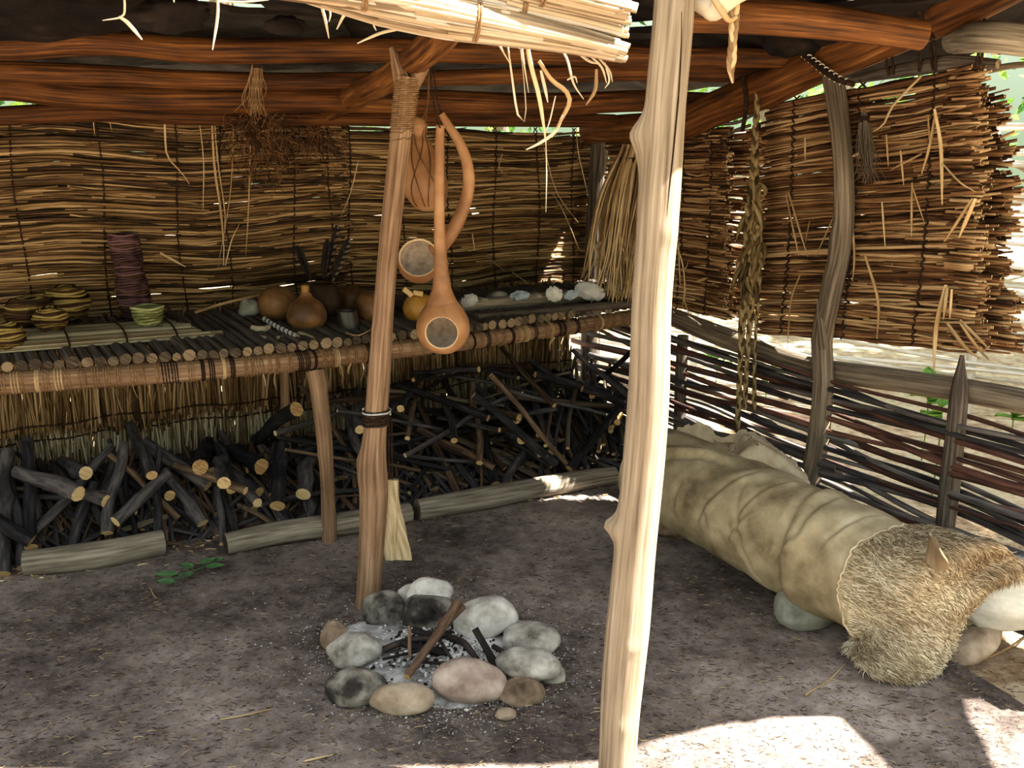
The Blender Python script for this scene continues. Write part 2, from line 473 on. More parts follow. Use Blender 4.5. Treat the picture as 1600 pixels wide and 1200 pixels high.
def edge_s(ua, va, ub, vb, off):
    a, b = pws(RW, ua, va, off), pws(RW, ub, vb, off)
    return lambda t: b[0] + (a[0] - b[0]) * t

def dens_back(s, t):
    # the rows by the top edge have worn thin and let daylight through
    if t > 1.71: return .55
    if abs(s - .98) < .10 and 1.64 < t < 1.72: return .25
    return 1.0

ML = backmat('long smoked reed mat of the back wall behind the baskets, worn through at its top', lambda t: -1.3, lambda t: 1.60 + .02 * math.sin(t * 30), .86, 1.765, [-.9, -.5, -.17, .17, .50, .82, 1.03, 1.36, 1.55], off=0, dens=dens_back)
MR = backmat('smoked reed mat of the back wall behind the hanging gourds, reaching the dark corner', lambda t: 1.57 + .02 * math.sin(t * 40), lambda t: 3.16, .86, 1.755, [1.66, 1.95, 2.22, 2.50, 2.78, 3.02], off=-.03, dens=dens_back)
# loose stalks that hang in front of the back mats
def bs(u, v, off):
    return pw(BW, u, v, off)
for pts, w in [([(330, 165), (335, 260), (345, 330), (350, 395), (349, 415)], .006), ([(334, 172), (340, 250), (352, 340), (347, 380)], .004), ([(256, 158), (258, 210), (262, 245), (284, 270), (296, 288)], .005),
               ([(140, 135), (148, 210)], .003), ([(160, 145), (175, 205)], .003), ([(250, 395), (290, 417)], .007), ([(352, 415), (362, 375), (374, 350)], .004),
               ([(392, 205), (388, 330), (384, 400)], .0035), ([(310, 180), (318, 250), (317, 330)], .003), ([(365, 180), (360, 300), (340, 420)], .003)]:
    strand(ML, [bs(u, v, .035) for u, v in pts], w, m_straw)
for pts, w in [([(900, 200), (905, 245), (925, 330)], .004), ([(850, 230), (870, 300), (905, 350)], .003), ([(905, 390), (880, 330), (862, 300)], .003), ([(785, 240), (780, 262), (792, 275)], .003), ([(738, 365), (742, 392)], .004),
               ([(760, 400), (790, 425)], .003), ([(800, 425), (828, 445)], .003), ([(560, 250), (548, 300), (532, 340)], .003)]:
    strand(MR, [bs(u, v, .03) for u, v in pts], w, m_straw)

# back wall, lower curtain of standing straw, two tiers
def thatch(label, s0, s1, z0, z1, off, mat, cordz, lean=.03, per=5):
    root = empty('straw_curtain', wp(BW, .5 * (s0 + s1), z0, off), label, 'straw curtain', None)
    mb = MB()
    rows = np.arange(s0, s1, .024)
    reed_layer(mb, lambda a, t, o: wp(BW, t, a, o + off), rows, lambda t: z0 + .015 * math.sin(t * 9), lambda t: z1, per=per, pitch=.03,
               rr=(.0035, .0078), thick=.014, cords=cordz, piece=(2, 2.1), slope=.10, endj=.025, pinch=.35, step=.1, wav=.004)
    mb.build('straw_layer', mat, root)
    for c in cordz:
        cord_line(root, lambda t, o, c=c: wp(BW, t, c + .012 * math.sin(t * 3.1) + .006 * math.sin(t * 17), off + .004 + o), s0, s1, .03, r=.004, amp=.018)
    return root
thatch('grey straw curtain low on the back wall, standing behind the firewood', -1.3, 3.0, .0, .475, 0.0, m_reedlow, (.24, .40), per=15)
thatch('brown straw curtain just under the shelf, its ragged hem over the grey curtain', -1.3, 2.97, .43, .885, .03, m_reedlow2, (.47, .83), per=15)

# right wall mats
def rightmat(label, s0f, s1f, z0f, z1f, cords, off, per=12, zmin=.8, zmax=1.95, slope=.02):
    root = empty('reed_mat', wp(RW, .5 * (s0f(1.3) + s1f(1.3)), zmin + .05, off), label, 'reed mat', None)
    mb = MB()
    zm = lambda s, t: z0f(s) + (z1f(s) - z0f(s)) * t      # t 0..1 up the mat
    nrow = int((zmax - zmin) / .034)
    hh = zmax - zmin
    rows = (np.arange(nrow) + .5) / nrow * hh
    reed_layer(mb, lambda a, t, o: wp(RW, a, zm(a, t / hh), o + off), rows, s0f, s1f, per=per, pitch=.036, cords=cords, thick=.016,
               rr=(.004, .0095), coh=.02, slope=slope, endj=.03, wav=.007, piece=(.5, 1.3), cap=1, pinch=.62)
    # reed ends doubled back over the edge: little rolls
    for t in rows:
        for k in range(3):
            b = s1f(t); z = zm(b, t / hh)
            c = wp(RW, b + nrg.uniform(-.02, .03), z + nrg.uniform(-.012, .012), off + nrg.uniform(-.01, .014))
            rad = nrg.uniform(.010, .018)
            d = np.array((RW[1][0], RW[1][1], 0)); nn = np.array((RW[2][0], RW[2][1], 0))
            P = [c - d * .10 + nn * rad * .9, c - d * .03 + nn * rad, c + d * .006 + nn * rad * .5 , c + d * .006 - nn * rad * .5, c - d * .05 - nn * rad]
            tube(mb, cr(P, 9), nrg.uniform(.004, .007), 4, 0, 1, flat=.6)
    mb.build('reed_layer', [m_reedright, m_reedend], root)
    for c in cords:
        cord_line(root, lambda t, o, c=c: wp(RW, c + .01 * math.sin(t * 6), t, off + .003 + o), z0f(c), z1f(c) + .03, .034, r=.004, amp=.02)
    return root
RM = rightmat('broad reed mat hung under the rafter behind the crooked fence post', lambda t: 1.42 + .02 * math.sin(t * 23), lambda t: edge_s(1524, 100, 1528, 540, -.055)(t / 1.15) + .015 * math.sin(t * 31),
              lambda s: .83 + (s - 1.4) * .095, lambda s: 1.82 + (s - 1.42) * .10 - .035 * ((s - 2.0) ** 2), [1.62, 1.98, 2.33], -.055)
rightmat('ragged outer reed mat whose cut ends stick out past the broad mat', lambda t: 1.9, lambda t: edge_s(1562, 110, 1572, 540, -.17)(t / 1.15) + .035 * math.sin(t * 37) + .02 * math.sin(t * 11),
         lambda s: .92 + (s - 2.2) * .04, lambda s: 1.80 + (s - 2.2) * .1, [2.3, 2.44], -.17, per=9, slope=.05)
CM = rightmat('narrow reed mat by the dark corner, its rolled ends in a column beside the gap', lambda t: .2, lambda t: 1.25 - .06 * (t / 1.0) + .02 * math.sin(t * 40),
              lambda s: .87, lambda s: 1.75, [.55, .9, 1.12], -.02)
rightmat('second reed mat outside the narrow corner mat, seen as a dark strip with daylight holes', lambda t: .3, lambda t: 1.35 + .015 * math.sin(t * 33),
         lambda s: .87, lambda s: 1.74, [.8, 1.3], -.12, per=5)
def rs(u, v, off=.04):
    return pw(RW, u, v, off)
for pts, w in [([(1440, 118), (1395, 165), (1380, 195), (1360, 207)], .008), ([(1352, 235), (1330, 245)], .008), ([(1440, 240), (1392, 265)], .006), ([(1462, 175), (1452, 230), (1440, 272)], .008), ([(1460, 170), (1470, 230), (1472, 320)], .010),
               ([(1472, 255), (1500, 285), (1525, 300)], .005), ([(1228, 302), (1248, 400)], .006), ([(1232, 300), (1262, 402)], .006), ([(1378, 315), (1383, 385)], .005), ([(1407, 235), (1412, 290)], .005), ([(1425, 285), (1424, 370)], .006),
               ([(1425, 290), (1445, 350)], .004), ([(1520, 310), (1475, 378)], .009), ([(1524, 310), (1498, 372)], .011), ([(1478, 445), (1463, 510), (1459, 580)], .012), ([(1480, 450), (1474, 500)], .009), ([(1487, 452), (1484, 498)], .007),
               ([(1500, 500), (1530, 530), (1545, 545)], .009), ([(1480, 505), (1510, 545), (1532, 560)], .011), ([(1500, 505), (1525, 540), (1545, 562)], .008), ([(1250, 430), (1236, 470), (1230, 545)], .005), ([(1330, 330), (1335, 400), (1332, 440)], .006),
               ([(1352, 400), (1372, 470), (1370, 530)], .008), ([(1385, 210), (1388, 260)], .005), ([(1258, 215), (1258, 250)], .005), ([(1265, 345), (1258, 380)], .004), ([(1302, 340), (1275, 400)], .004), ([(1450, 180), (1453, 230)], .005), ([(1290, 420), (1282, 470)], .005)]:
    strand(RM, [rs(u, v, rng.uniform(.0, .03)) for u, v in pts], w * .8, m_straw)
for pts, w in [([(1052, 370), (1066, 410), (1070, 450), (1066, 480)], .006), ([(1060, 380), (1063, 450)], .005), ([(1088, 440), (1106, 434)], .010), ([(1050, 420), (1070, 420), (1076, 405)], .006), ([(1072, 450), (1070, 470), (1078, 495)], .005)]:
    strand(CM, [rs(u, v, .05) for u, v in pts], w * .8, m_straw)

# ------------------------------------------------------------------ wattle fence
def stake(pts, r, label, mats=None, seg=12, sharp=False, name='fence_stake', bumps=(), rough=.05, cat='post'):
    mb = MB()
    P = cr(pts, 26)
    rr = ip(r, 26).copy()
    if sharp:
        rr[-1] *= .25; rr[-2] *= .45; rr[-3] *= .7; rr[-4] *= .9
    tube(mb, P, rr, seg, rough=rough, bumps=bumps)
    return tag(mb.build(name, mats or m_dark), label, cat)
CROOK = stake([wp(RW, 1.83, -.03, .03), pw(RW, 1272, 720, .03), pw(RW, 1286, 600, .03), pw(RW, 1284, 530, .03), pw(RW, 1300, 450, .03), pw(RW, 1317, 370, .03), pw(RW, 1318, 260, .03), pw(RW, 1306, 150, .02), pw(RW, 1292, 85, .0)],
              [.045, .045, .045, .043, .043, .042, .04, .04, .037], 'crooked peeled post between fence and rafter in front of the broad reed mat', m_rail, 14, name='fence_post', bumps=((.63, 3.0, .02, .03),))
mbb = MB(); tube(mbb, cr([pw(RW, 1288, 545, .05), pw(RW, 1283, 500, .06), pw(RW, 1280, 470, .06)], 8), [.02, .018, .012], 8, 0, 0, rough=.05)
mbb.build('branch_stub', m_rail, CROOK)
STK = stake([wp(RW, 2.6, -.03, .02), wp(RW, 2.6, .45, .02), wp(RW, 2.595, .93, .02)], [.035, .036, .03], 'short pointed dark stake standing up through the fence beside the rail', m_dark, 12, True)
stake([wp(RW, .93, -.03, -.02), wp(RW, .93, .74, -.02)], [.035, .03], 'dark stake holding the fence under the shelf end', m_dark, 10)
stake([wp(BW, 3.10, -.03, .06), wp(BW, 3.12, .9, .05), wp(BW, 3.16, 1.83, .05)], [.06, .055, .05], 'dark corner post where the two reed walls meet', m_dark, 12, name='corner_post')

# rail
mb = MB()
tube(mb, cr([pw(RW, 1045, 492, -.05), pw(RW, 1120, 523, -.05), pw(RW, 1200, 552, -.05), pw(RW, 1290, 577, -.05), pw(RW, 1420, 597, -.05), pw(RW, 1520, 613, -.05), pw(RW, 1640, 636, -.05), pw(RW, 1720, 655, -.05)], 44),
     [.046, .05, .047, .046, .045, .043], 14, 0, 1, rough=.05, freq=5)
tag(mb.build('fence_rail', [m_rail, m_cutdk]), 'thick weathered top rail of the fence running behind the crooked post', 'rail')

# woven rods
stakes = [-.2, .93, 1.84, 2.6, 3.35]
def weave(s, side, ph):
    # cosine weave between the stakes
    k = np.interp(s, stakes, range(len(stakes)))
    return side * .034 * np.cos(np.pi * k) + .006 * np.sin(s * 5 + ph)
ROD_L = {0: 'thin dark wattle rod woven through the low fence', 1: 'red-brown wattle rod woven through the low fence'}
z = .035; k = 0
while z < .735:
    side = 1 if k % 2 else -1
    cut = rng.random() < .35
    spans = [(-.05, 3.45)] if not cut else ([(-.05, rng.uniform(1.7, 2.3)), (rng.uniform(1.3, 1.6), 3.45)])
    for a, b in spans:
        n = int((b - a) / .06)
        s = np.linspace(a, b, n)
        ph = rng.uniform(0, 6)
        w1, w2 = rng.uniform(.006, .016), rng.uniform(.004, .008)
        tilt = rng.gauss(0, .018)
        zz = z + w1 * np.sin(s * rng.uniform(1.5, 2.6) + ph) + w2 * np.sin(s * rng.uniform(4, 7) + ph * 2) + tilt * (s - 1.9)
        off = weave(s, side, ph) + rng.uniform(-.008, .008)
        P = np.array([wp(RW, s[i], max(zz[i], .02), off[i]) for i in range(n)])
        r0 = rng.uniform(.0095, .017)
        mb = MB()
        q = r0 * rng.uniform(.55, .8)
        kn = [(rng.random(), rng.uniform(0, 6), r0 * rng.uniform(.3, .9), .015) for _ in range(rng.randint(2, 5))]
        tube(mb, P, [r0, q] if rng.random() < .6 else [q, r0], 8, 0, 1, rough=.06, freq=9, bumps=kn)
        red = rng.random() < .33
        tag(mb.build('wattle_rod', [m_wattlered if red else m_wattle, m_cutdk]), ROD_L[int(red)], 'wattle rod', 'red-brown rods of the low fence' if red else 'dark rods of the low fence')
    z += rng.uniform(.016, .0235); k += 1
# ------------------------------------------------------------------ shelf
def shelf_z(off):
    return .862 + (.74 - off) * .125
def on_shelf(u, v, dz=0.0):
    z = .9
    for _ in range(14):
        X = pg(u, v, z)
        off = (X[0] - BW[0][0]) * BW[2][0] + (X[1] - BW[0][1]) * BW[2][1]
        z = shelf_z(off) + dz
    return X
def px_m(X):
    """pixels per metre at X"""
    return F / (X[1] * cp - (X[2] - H) * sp)

beam_px = [(-90, 610), (0, 599), (250, 583), (440, 567), (525, 557), (720, 535), (880, 512), (1000, 494), (1062, 489)]
BP = np.array([pg(u, v, .80) for u, v in beam_px])
BS = cr(BP, 60)
def lash(parent, P, T, r, w, mat, turns=3):
    mb = MB()
    Tn = T / np.linalg.norm(T)
    a = np.array((0, 0, 1.0)); n = a - Tn * (a @ Tn); n /= np.linalg.norm(n); b = np.cross(Tn, n)
    t = np.linspace(0, 1, turns * 10)
    Q = np.array([P + Tn * ((x - .5) * w) + (r) * (math.cos(2 * math.pi * turns * x) * n + math.sin(2 * math.pi * turns * x) * b) for x in t])
    tube(mb, Q, .0028, 4)
    return mb.build('lashing', mat, parent)
for (i0, i1, lab) in [(0, 29, 'front beam of the shelf, light brown stretch below the baskets wound with cord'), (27, 59, 'front beam of the shelf, stretch from the forked prop to the fence rail')]:
    mb = MB()
    seg = BS[i0:i1 + 1]
    if i0: seg = seg + arr(.0, 0, 0)
    tube(mb, seg, [.043, .041, .038] if i0 == 0 else [.038, .036, .032], 14, 0, 1, rough=.035, freq=6)
    o = tag(mb.build('shelf_beam', [m_post, m_cut]), lab, 'shelf beam')
    npos = 44 if i0 == 0 else 40
    for k in range(npos):
        x = (k + .5 + rng.uniform(-.3, .3)) / npos * (len(seg) - 1)
        j = min(int(x), len(seg) - 2)
        lash(o, seg[j] * (1 - (x - j)) + seg[j + 1] * (x - j), seg[j + 1] - seg[j], .043 if i0 == 0 else .039, rng.uniform(.012, .035), rng.choice([m_cordlt, m_cordlt, m_cord, m_cordlt, m_straw]), 3)
    # dangling cord ends
    for k in range(12 if i0 == 0 else 6):
        j = rng.randint(2, len(seg) - 3)
        p = seg[j] + arr(.0, -.03, -.035)
        q = p + arr(rng.uniform(-.02, .02), -.005, -rng.uniform(.03, .09))
        strand(o, [p + arr(0, .03, .0), p, (p + q) / 2 + arr(rng.uniform(-.01, .01), 0, 0), q], rng.uniform(.003, .006), m_straw, 'cord_end')

# cross poles (cobbled deck of short poles, ends over the beam)
s_list = []
acc = 0
d = np.concatenate([[0], np.cumsum(np.linalg.norm(np.diff(BS, axis=0), axis=1))])
x = .05
while x < d[-1] - .02:
    r = rng.uniform(.0165, .0245)
    x += r
    j = min(np.searchsorted(d, x) - 1, len(BS) - 2)
    fr = (x - d[j]) / (d[j + 1] - d[j])
    P = BS[j] * (1 - fr) + BS[j + 1] * fr
    front = P + arr(BW[2][0], BW[2][1], 0) * rng.uniform(.0, .03) + arr(0, 0, .042 + r)
    off = (front[0] - BW[0][0]) * BW[2][0] + (front[1] - BW[0][1]) * BW[2][1]
    ss = (front[0] - BW[0][0]) * BW[1][0] + (front[1] - BW[0][1]) * BW[1][1]
    if ss > 3.0 and off > .95: break
    back = wp(BW, ss + rng.uniform(-.02, .02), shelf_z(.09) - .02, .09)
    mid = (front + back) / 2 + arr(rng.uniform(-.008, .008), 0, rng.uniform(-.004, .004))
    mb = MB()
    tube(mb, cr([front, mid, back], 6), [r, r * .95, r * .8], 9, 0, 1, rough=.05)
    tag(mb.build('shelf_pole', [m_dark, m_cutdk]), 'short round pole of the shelf deck, its cut end over the front beam', 'shelf pole', 'short poles decking the shelf')
    x += r + rng.uniform(.001, .007)
# rear bearer and props
mb = MB()
tube(mb, cr([wp(BW, -1.1, .90, .13), wp(BW, 1.2, .895, .13), wp(BW, 3.0, .9, .13)], 20), .028, 10, rough=.04)
tag(mb.build('shelf_bearer', m_dark), 'rear bearer pole of the shelf along the straw curtain', 'shelf beam')
o = stake([pg(515, 852, -.02), pg(513, 800, .13), py(508, 700, 3.95), py(500, 620, 3.99), py(494, 580, 4.02)], [.033, .031, .03, .034, .040], 'peeled prop under the shelf front beam, set before the firewood', m_post, 12, name='shelf_prop', bumps=((.93, 0, .012, .02), (.8, 2, .006, .02), (.55, 4, .005, .02)))
stake([wp(BW, 1.22, 0, .12), wp(BW, 1.235, .5, .11), wp(BW, 1.24, .862, .13)], [.026, .024, .022], 'slim rear prop of the shelf against the straw curtain', m_post, 10, name='shelf_prop')

# reed mat folded on the shelf
e0, e1 = on_shelf(-60, 560), on_shelf(318, 530)
root = empty('folded_reed_mat', (e0 + e1) / 2, 'grey folded reed mat lying on the shelf under the small baskets', 'reed mat')
mb = MB()
nn = np.array((-BW[2][0], -BW[2][1], .125))
L = np.linalg.norm(e1 - e0); dd = (e1 - e0) / L
for k in range(260):
    q = rng.random()
    a = rng.uniform(0, .25) if rng.random() < .6 else 0
    b = L * (1 if rng.random() < .7 else rng.uniform(.85, 1.0)) * (1 - .10 * q) + rng.uniform(-.03, .02) + (.07 if q < .06 else 0)
    z = .012 + rng.random() ** 1.5 * .028 * (1 - abs(q - .3))
    w0 = q * .26 + rng.uniform(-.01, .01); w1 = q * .26 + rng.uniform(-.012, .012)
    P = [e0 + dd * a + nn * w0 + arr(0, 0, z), e0 + dd * (a + b) / 2 + nn * (w0 + w1) / 2 + arr(0, 0, z + rng.uniform(-.003, .004)), e0 + dd * b + nn * w1 + arr(0, 0, z)]
    tube(mb, cr(P, 6), rng.uniform(.004, .007), 4, 0, 1, flat=.6, roll=rng.random())
mb.build('reed_layer', [m_reedlow, m_reedend], root)
for t in (.42, .66, .88):
    mb = MB(); q = e0 + dd * L * t
    tube(mb, cr([q - nn * .012 + arr(0, 0, .003), q + nn * .0 + arr(0, 0, .036), q + nn * .1 + arr(0, 0, .05), q + nn * .24 + arr(0, 0, .034)], 12), .004, 5)
    mb.build('binding_cord', m_cord, root)

# ------------------------------------------------------------------ things on the shelf
def lathe(mb, base, prof, seg=28, tilt=(0, 0), mat=0, n=None, rough=0.0, cap=None):
    """prof: list of (r, z); leaned by tilt (x, y shift per z)"""
    pr = np.array(prof, float)
    n = n or len(pr) * 4
    q = cr(np.stack([pr[:, 0], pr[:, 1], np.zeros(len(pr))], 1), n)
    P = np.stack([base[0] + tilt[0] * q[:, 1], base[1] + tilt[1] * q[:, 1], base[2] + q[:, 1]], 1)
    a = np.arange(seg) / seg * 2 * math.pi
    ph = rng.uniform(0, 6)
    R = np.maximum(q[:, 0], .0004)[:, None] * (1 + rough * np.sin(2 * a + ph)[None] + rough * .5 * np.sin(3 * a + 2 * ph)[None])
    V = P[:, None] + np.stack([R * np.cos(a), R * np.sin(a), np.zeros_like(R)], -1)
    mb.grid(V, mat, closed=True)
    return V

def coil_basket(name, label, base, prof, mats, pitch=.010, tilt=(0, 0), r=.0052, stripe=3, seg=30, inner=True, hole=None):
    """coiled basket: stacked coils following the profile; mats[0], mats[1] alternate; inner dark wall"""
    pr = np.array(prof, float)
    ln = np.concatenate([[0], np.cumsum(np.linalg.norm(np.diff(pr, axis=0), axis=1))])
    n = max(4, int(ln[-1] / pitch))
    q = cr(np.stack([pr[:, 0], pr[:, 1], 0 * pr[:, 0]], 1), n)
    body = MB()
    a = np.arange(seg + 1) / seg * 2 * math.pi
    for i in range(n):
        rad, z = max(q[i, 0], .003), q[i, 1]
        rj = 1 + .03 * np.sin(2 * a + i * .7) + nrg.normal(0, .01)
        P = np.stack([base[0] + tilt[0] * z + rad * rj * np.cos(a), base[1] + tilt[1] * z + rad * rj * np.sin(a), base[2] + z + .003 * np.sin(3 * a + i)], 1)
        if rad < .006: continue
        tube(body, P, r, 6, 1 if (i % stripe == 0) else 0, None, flat=.8)
    lathe(body, base + arr(0, 0, .002), [(max(p[0] - .004, .0005), p[1]) for p in prof], seg, tilt, 1)
    # standing wefts
    o = tag(body.build(name, mats), label, 'basket')
    return o

X = on_shelf(106, 498); coil_basket('lidded_basket', 'round lidded basket with yellow and brown stripes behind the small coiled ones', X, [(.03, 0), (.07, .02), (.092, .055), (.094, .075), (.088, .082), (.09, .09), (.07, .12), (.03, .135), (.004, .138)], [m_wicker, m_wickerdk], stripe=3)
X = on_shelf(34, 512); coil_basket('bowl_basket', 'dark brown basket tipped against the back wall mat', X, [(.03, 0), (.06, .015), (.08, .05), (.085, .09), (.078, .11), (.05, .118)], [m_wickerdk, m_wicker], stripe=5, tilt=(.35, .15))
X = on_shelf(8, 548); coil_basket('lidded_basket', 'yellow striped basket cut by the photo edge beside the tipped dark one', X, [(.03, 0), (.06, .015), (.078, .045), (.07, .06), (.074, .066), (.05, .10), (.004, .112)], [m_wicker, m_wickerdk], stripe=3)
X = on_shelf(82, 528); coil_basket('lidded_basket', 'smallest striped basket sitting on the folded reed mat', X + arr(0, 0, .03), [(.02, 0), (.045, .012), (.066, .04), (.068, .05), (.05, .075), (.02, .09), (.003, .092)], [m_wicker, m_wickerdk], stripe=3)
X = on_shelf(215, 497); coil_basket('tall_basket', 'tall narrow purple-brown woven basket leaning on the back mat', X, [(.03, 0), (.052, .015), (.066, .06), (.064, .13), (.056, .20), (.055, .24), (.06, .25), (.062, .31), (.058, .345), (.060, .355)], [m_wickerpu, m_wickerdk], pitch=.009, tilt=(-.13, .10), stripe=7)
X = on_shelf(236, 518); o = coil_basket('bowl_basket', 'small pale green woven bowl at the foot of the tall basket', X + arr(0, -.02, .025), [(.02, 0), (.042, .01), (.058, .045), (.064, .08)], [m_wickergr, m_wickergr], stripe=9)

def gourd(name, label, base, prof, mat, tilt=(0, 0), cat='gourd', rough=.03):
    mb = MB(); lathe(mb, base, prof, 30, tilt, 0, rough=rough)
    return tag(mb.build(name, mat), label, cat)
def rprof(r, h, sq=1.0):
    return [(.001, 0), (r * .55, h * .04), (r * .88, h * .2), (r, h * .45), (r * .9, h * .7), (r * .55, h * .92), (.001, h)]
X = on_shelf(434, 500); gourd('round_gourd', 'mottled brown gourd with a broad round body, beside the pear-shaped one', X, rprof(.088, .155), m_gourd2)
X = on_shelf(480, 516); o = gourd('pear_gourd', 'pear-shaped gourd with a plugged neck, set before the dark pot', X, [(.001, 0), (.05, .006), (.08, .04), (.083, .075), (.066, .115), (.036, .14), (.024, .155), (.022, .165)], m_gourd2)
mb = MB(); lathe(mb, X, [(.016, .16), (.018, .18), (.016, .195), (.001, .2)], 14); mb.build('stopper', m_gourdyel, o)
X = on_shelf(506, 494); POT = gourd('gourd_pot', 'blackened gourd pot holding feathers', X, [(.001, 0), (.05, .005), (.085, .05), (.09, .09), (.07, .135), (.05, .15), (.046, .15), (.06, .12)], m_blackpot, cat='pot'); PX = X
X = on_shelf(549, 489); gourd('round_gourd', 'small tan gourd behind the dark cup, next to the blackened pot', X + arr(0, .03, 0), rprof(.062, .125), m_gourd2)
X = on_shelf(581, 503); gourd('round_gourd', 'brown gourd half hidden by the forked post', X, rprof(.076, .14), m_gourd2)
X = on_shelf(655, 503); o = gourd('round_gourd', 'amber gourd sitting between the forked post and the hanging dipper', X, rprof(.074, .135), m_gourdyel)
for u, v, u2, v2, lab in [(632, 450, 646, 466, 'flat pale wood chip leaning on the amber gourd'), (648, 458, 664, 462, 'second pale chip lying on top of the amber gourd')]:
    A_, B_ = X + arr((u - 655) / 370, -.05, .135 + (462 - v) / 500), X + arr((u2 - 655) / 370, -.055, .135 + (462 - v2) / 500)
    mb = MB(); tube(mb, cr([A_, B_], 5), .013, 6, 0, 0, flat=.35, rough=.1); tag(mb.build('wood_chip', m_cut), lab, 'wood chip')
# dark cup
X = on_shelf(546, 517)
mb = MB(); lathe(mb, X, [(.001, .004), (.046, .004), (.048, .006), (.047, .05), (.045, .092), (.042, .092), (.041, .05), (.04, .012), (.001, .012)], 24, (-.12, .05))
tag(mb.build('horn_cup', m_horn), 'dark shiny cup standing before the gourds on the shelf', 'cup')
# feathers standing in the pot
def feather(label, u0, v0, u1, v1, w, barred, y):
    mb = MB()
    a, b = py(u0, v0, y), py(u1, v1, y + .03)
    ax = (b - a); L = np.linalg.norm(ax); ax /= L
    side = np.cross(ax, arr(0, -1, 0)); side /= np.linalg.norm(side); nn = np.cross(side, ax)
    tube(mb, cr([a, (a + b) / 2 + side * .004, b], 10), [.0022, .0012, .0006], 5)
    n = 30
    for k in range(n):
        t = .22 + .78 * k / n
        wid = w * min(1, (t - .15) * 4) * (1 if t < .8 else max(.25, 1 - (t - .8) * 3.2))
        p = a + ax * L * t
        for sg in (-1, 1):
            q = p + side * sg * wid + ax * wid * 1.0
            tube(mb, np.array([p, (p + q) / 2 + nn * .003, q]), [.0045, .005, .002], 4, 1 if barred and k % 4 < 2 and sg > 0 else 0, None, flat=.2)
    o = tag(mb.build('feather', [m_feather, m_feathbar]), label, 'feather')
py_ = PX[1]
feather('plain black feather leaning out of the pot on its own', 492, 452, 464, 385, .018, False, py_ - .02)
feather('black feather standing upright in the pot beside the barred ones', 504, 450, 512, 375, .018, False, py_)
feather('tall brown feather with ragged top in the pot', 507, 452, 527, 352, .016, True, py_ + .02)
feather('barred feather with pale edge in the pot, tilted outermost', 512, 456, 545, 375, .02, True, py_ - .02)

# small things in front
def stick_px(name, label, cat, p, r, mats, dz=.012, group=None, n=12, rough=.05, seg=8):
    mb = MB()
    P = cr([on_shelf(u, v, dz) for u, v in p], n)
    tube(mb, P, r, seg, 0, 1, rough=rough)
    return tag(mb.build(name, mats), label, cat, group)
o = stick_px('wound_stick', 'grey and white spiral-wound stick lying before the pear gourd', 'stick', [(412, 498), (436, 512), (465, 526)], .011, [m_shell, m_cutdk], .03)
mb = MB()
A = [on_shelf(u, v, .03) for u, v in [(412, 498), (436, 512), (465, 526)]]
P0_, T0_ = cr(A, 60), None
T, Nn, Bb = frames(P0_)
ph = np.linspace(0, 2 * math.pi * 9, 60)
tube(mb, P0_ + .0115 * (np.cos(ph)[:, None] * Nn + np.sin(ph)[:, None] * Bb), .0035, 5)
mb.build('spiral_wrap', m_cord, o)
stick_px('bone_tube', 'pale hollow bone tube pointing out over the shelf edge', 'bone', [(468, 522), (490, 531)], .014, [m_bone, m_cutdk], .018)
stick_px('knobbed_bone', 'pale knobbed bone beside the spiral-wound stick', 'bone', [(394, 512), (408, 515), (420, 512)], [.012, .016, .013], [m_bone, m_bone], .02)
stick_px('wooden_peg', 'short pale peg below the knobbed bone', 'peg', [(400, 526), (426, 531)], .0095, [m_bone, m_cut], .014)
stick_px('wooden_peg', 'small pale peg standing close to the hollow bone tube', 'peg', [(432, 530), (441, 528)], .011, [m_bone, m_cut], .014)
stick_px('thin_stick', 'long thin pale stick lying against the foot of the back mat', 'stick', [(305, 488), (350, 474), (405, 461)], .0065, [m_straw, m_cut], .03)
stick_px('thin_stick', 'bent pale twig in front of the dark cup', 'stick', [(540, 520), (560, 524), (585, 512)], .003, [m_straw, m_cut], .03)
# grey log on the shelf with shells behind
stick_px('shelf_log', 'lichen-grey log lying along the shelf before the shells', 'log', [(718, 478), (790, 473), (880, 464), (985, 456), (1040, 450)], [.033, .034, .033, .03], [m_baselog, m_cutdk], .035, seg=14, n=30)
stick_px('shelf_log', 'darker pole lying on the shelf deck by the front of the lichen-grey log', 'log', [(745, 496), (850, 487), (985, 474)], [.018, .02, .02], [m_dark, m_cutdk], .02, seg=10, n=20)
def shell(label, u, v, w, h, mat, rot=0, name='shell', lift=.075):
    X = on_shelf(u, v, lift)
    g = np.zeros((9, 9, 3))
    for i in range(9):
        for j in range(9):
            a, b = (i / 8 - .5) * 2, (j / 8 - .5) * 2
            rr = max(abs(a), abs(b)) / (math.hypot(a, b) + 1e-6)
            a2, b2 = a * rr, b * rr
            x = a2 * w * .5; zz = b2 * h * .5 + .012 * mnoise.noise(Vector((a * 3 + u, b * 3, 1))); yy = .5 * h * (a2 * a2 + b2 * b2) * .5 + .01 * mnoise.noise(Vector((a * 2, b * 2 + u, 5)))
            x, zz = x * math.cos(rot) - zz * math.sin(rot), x * math.sin(rot) + zz * math.cos(rot)
            g[i, j] = (X[0] + x, X[1] + yy - .1 * h, X[2] + zz)
    mb = MB(); mb.sheet(g, .005)
    return tag(mb.build(name, mat), label, 'shell')
shell('grey-white shell standing at the end of the lichen-grey log near the dipper', 733, 470, .085, .06, m_shell, .4)
shell('bluish shell lying flat between two stones behind the shelf log', 812, 462, .10, .045, m_shellbl, .1)
shell('upright curled grey shell in the middle of the shell row', 866, 460, .085, .075, m_shell, -.3)
shell('small blue-grey shell leaning on the big pale one', 893, 461, .08, .045, m_shellbl, .3)
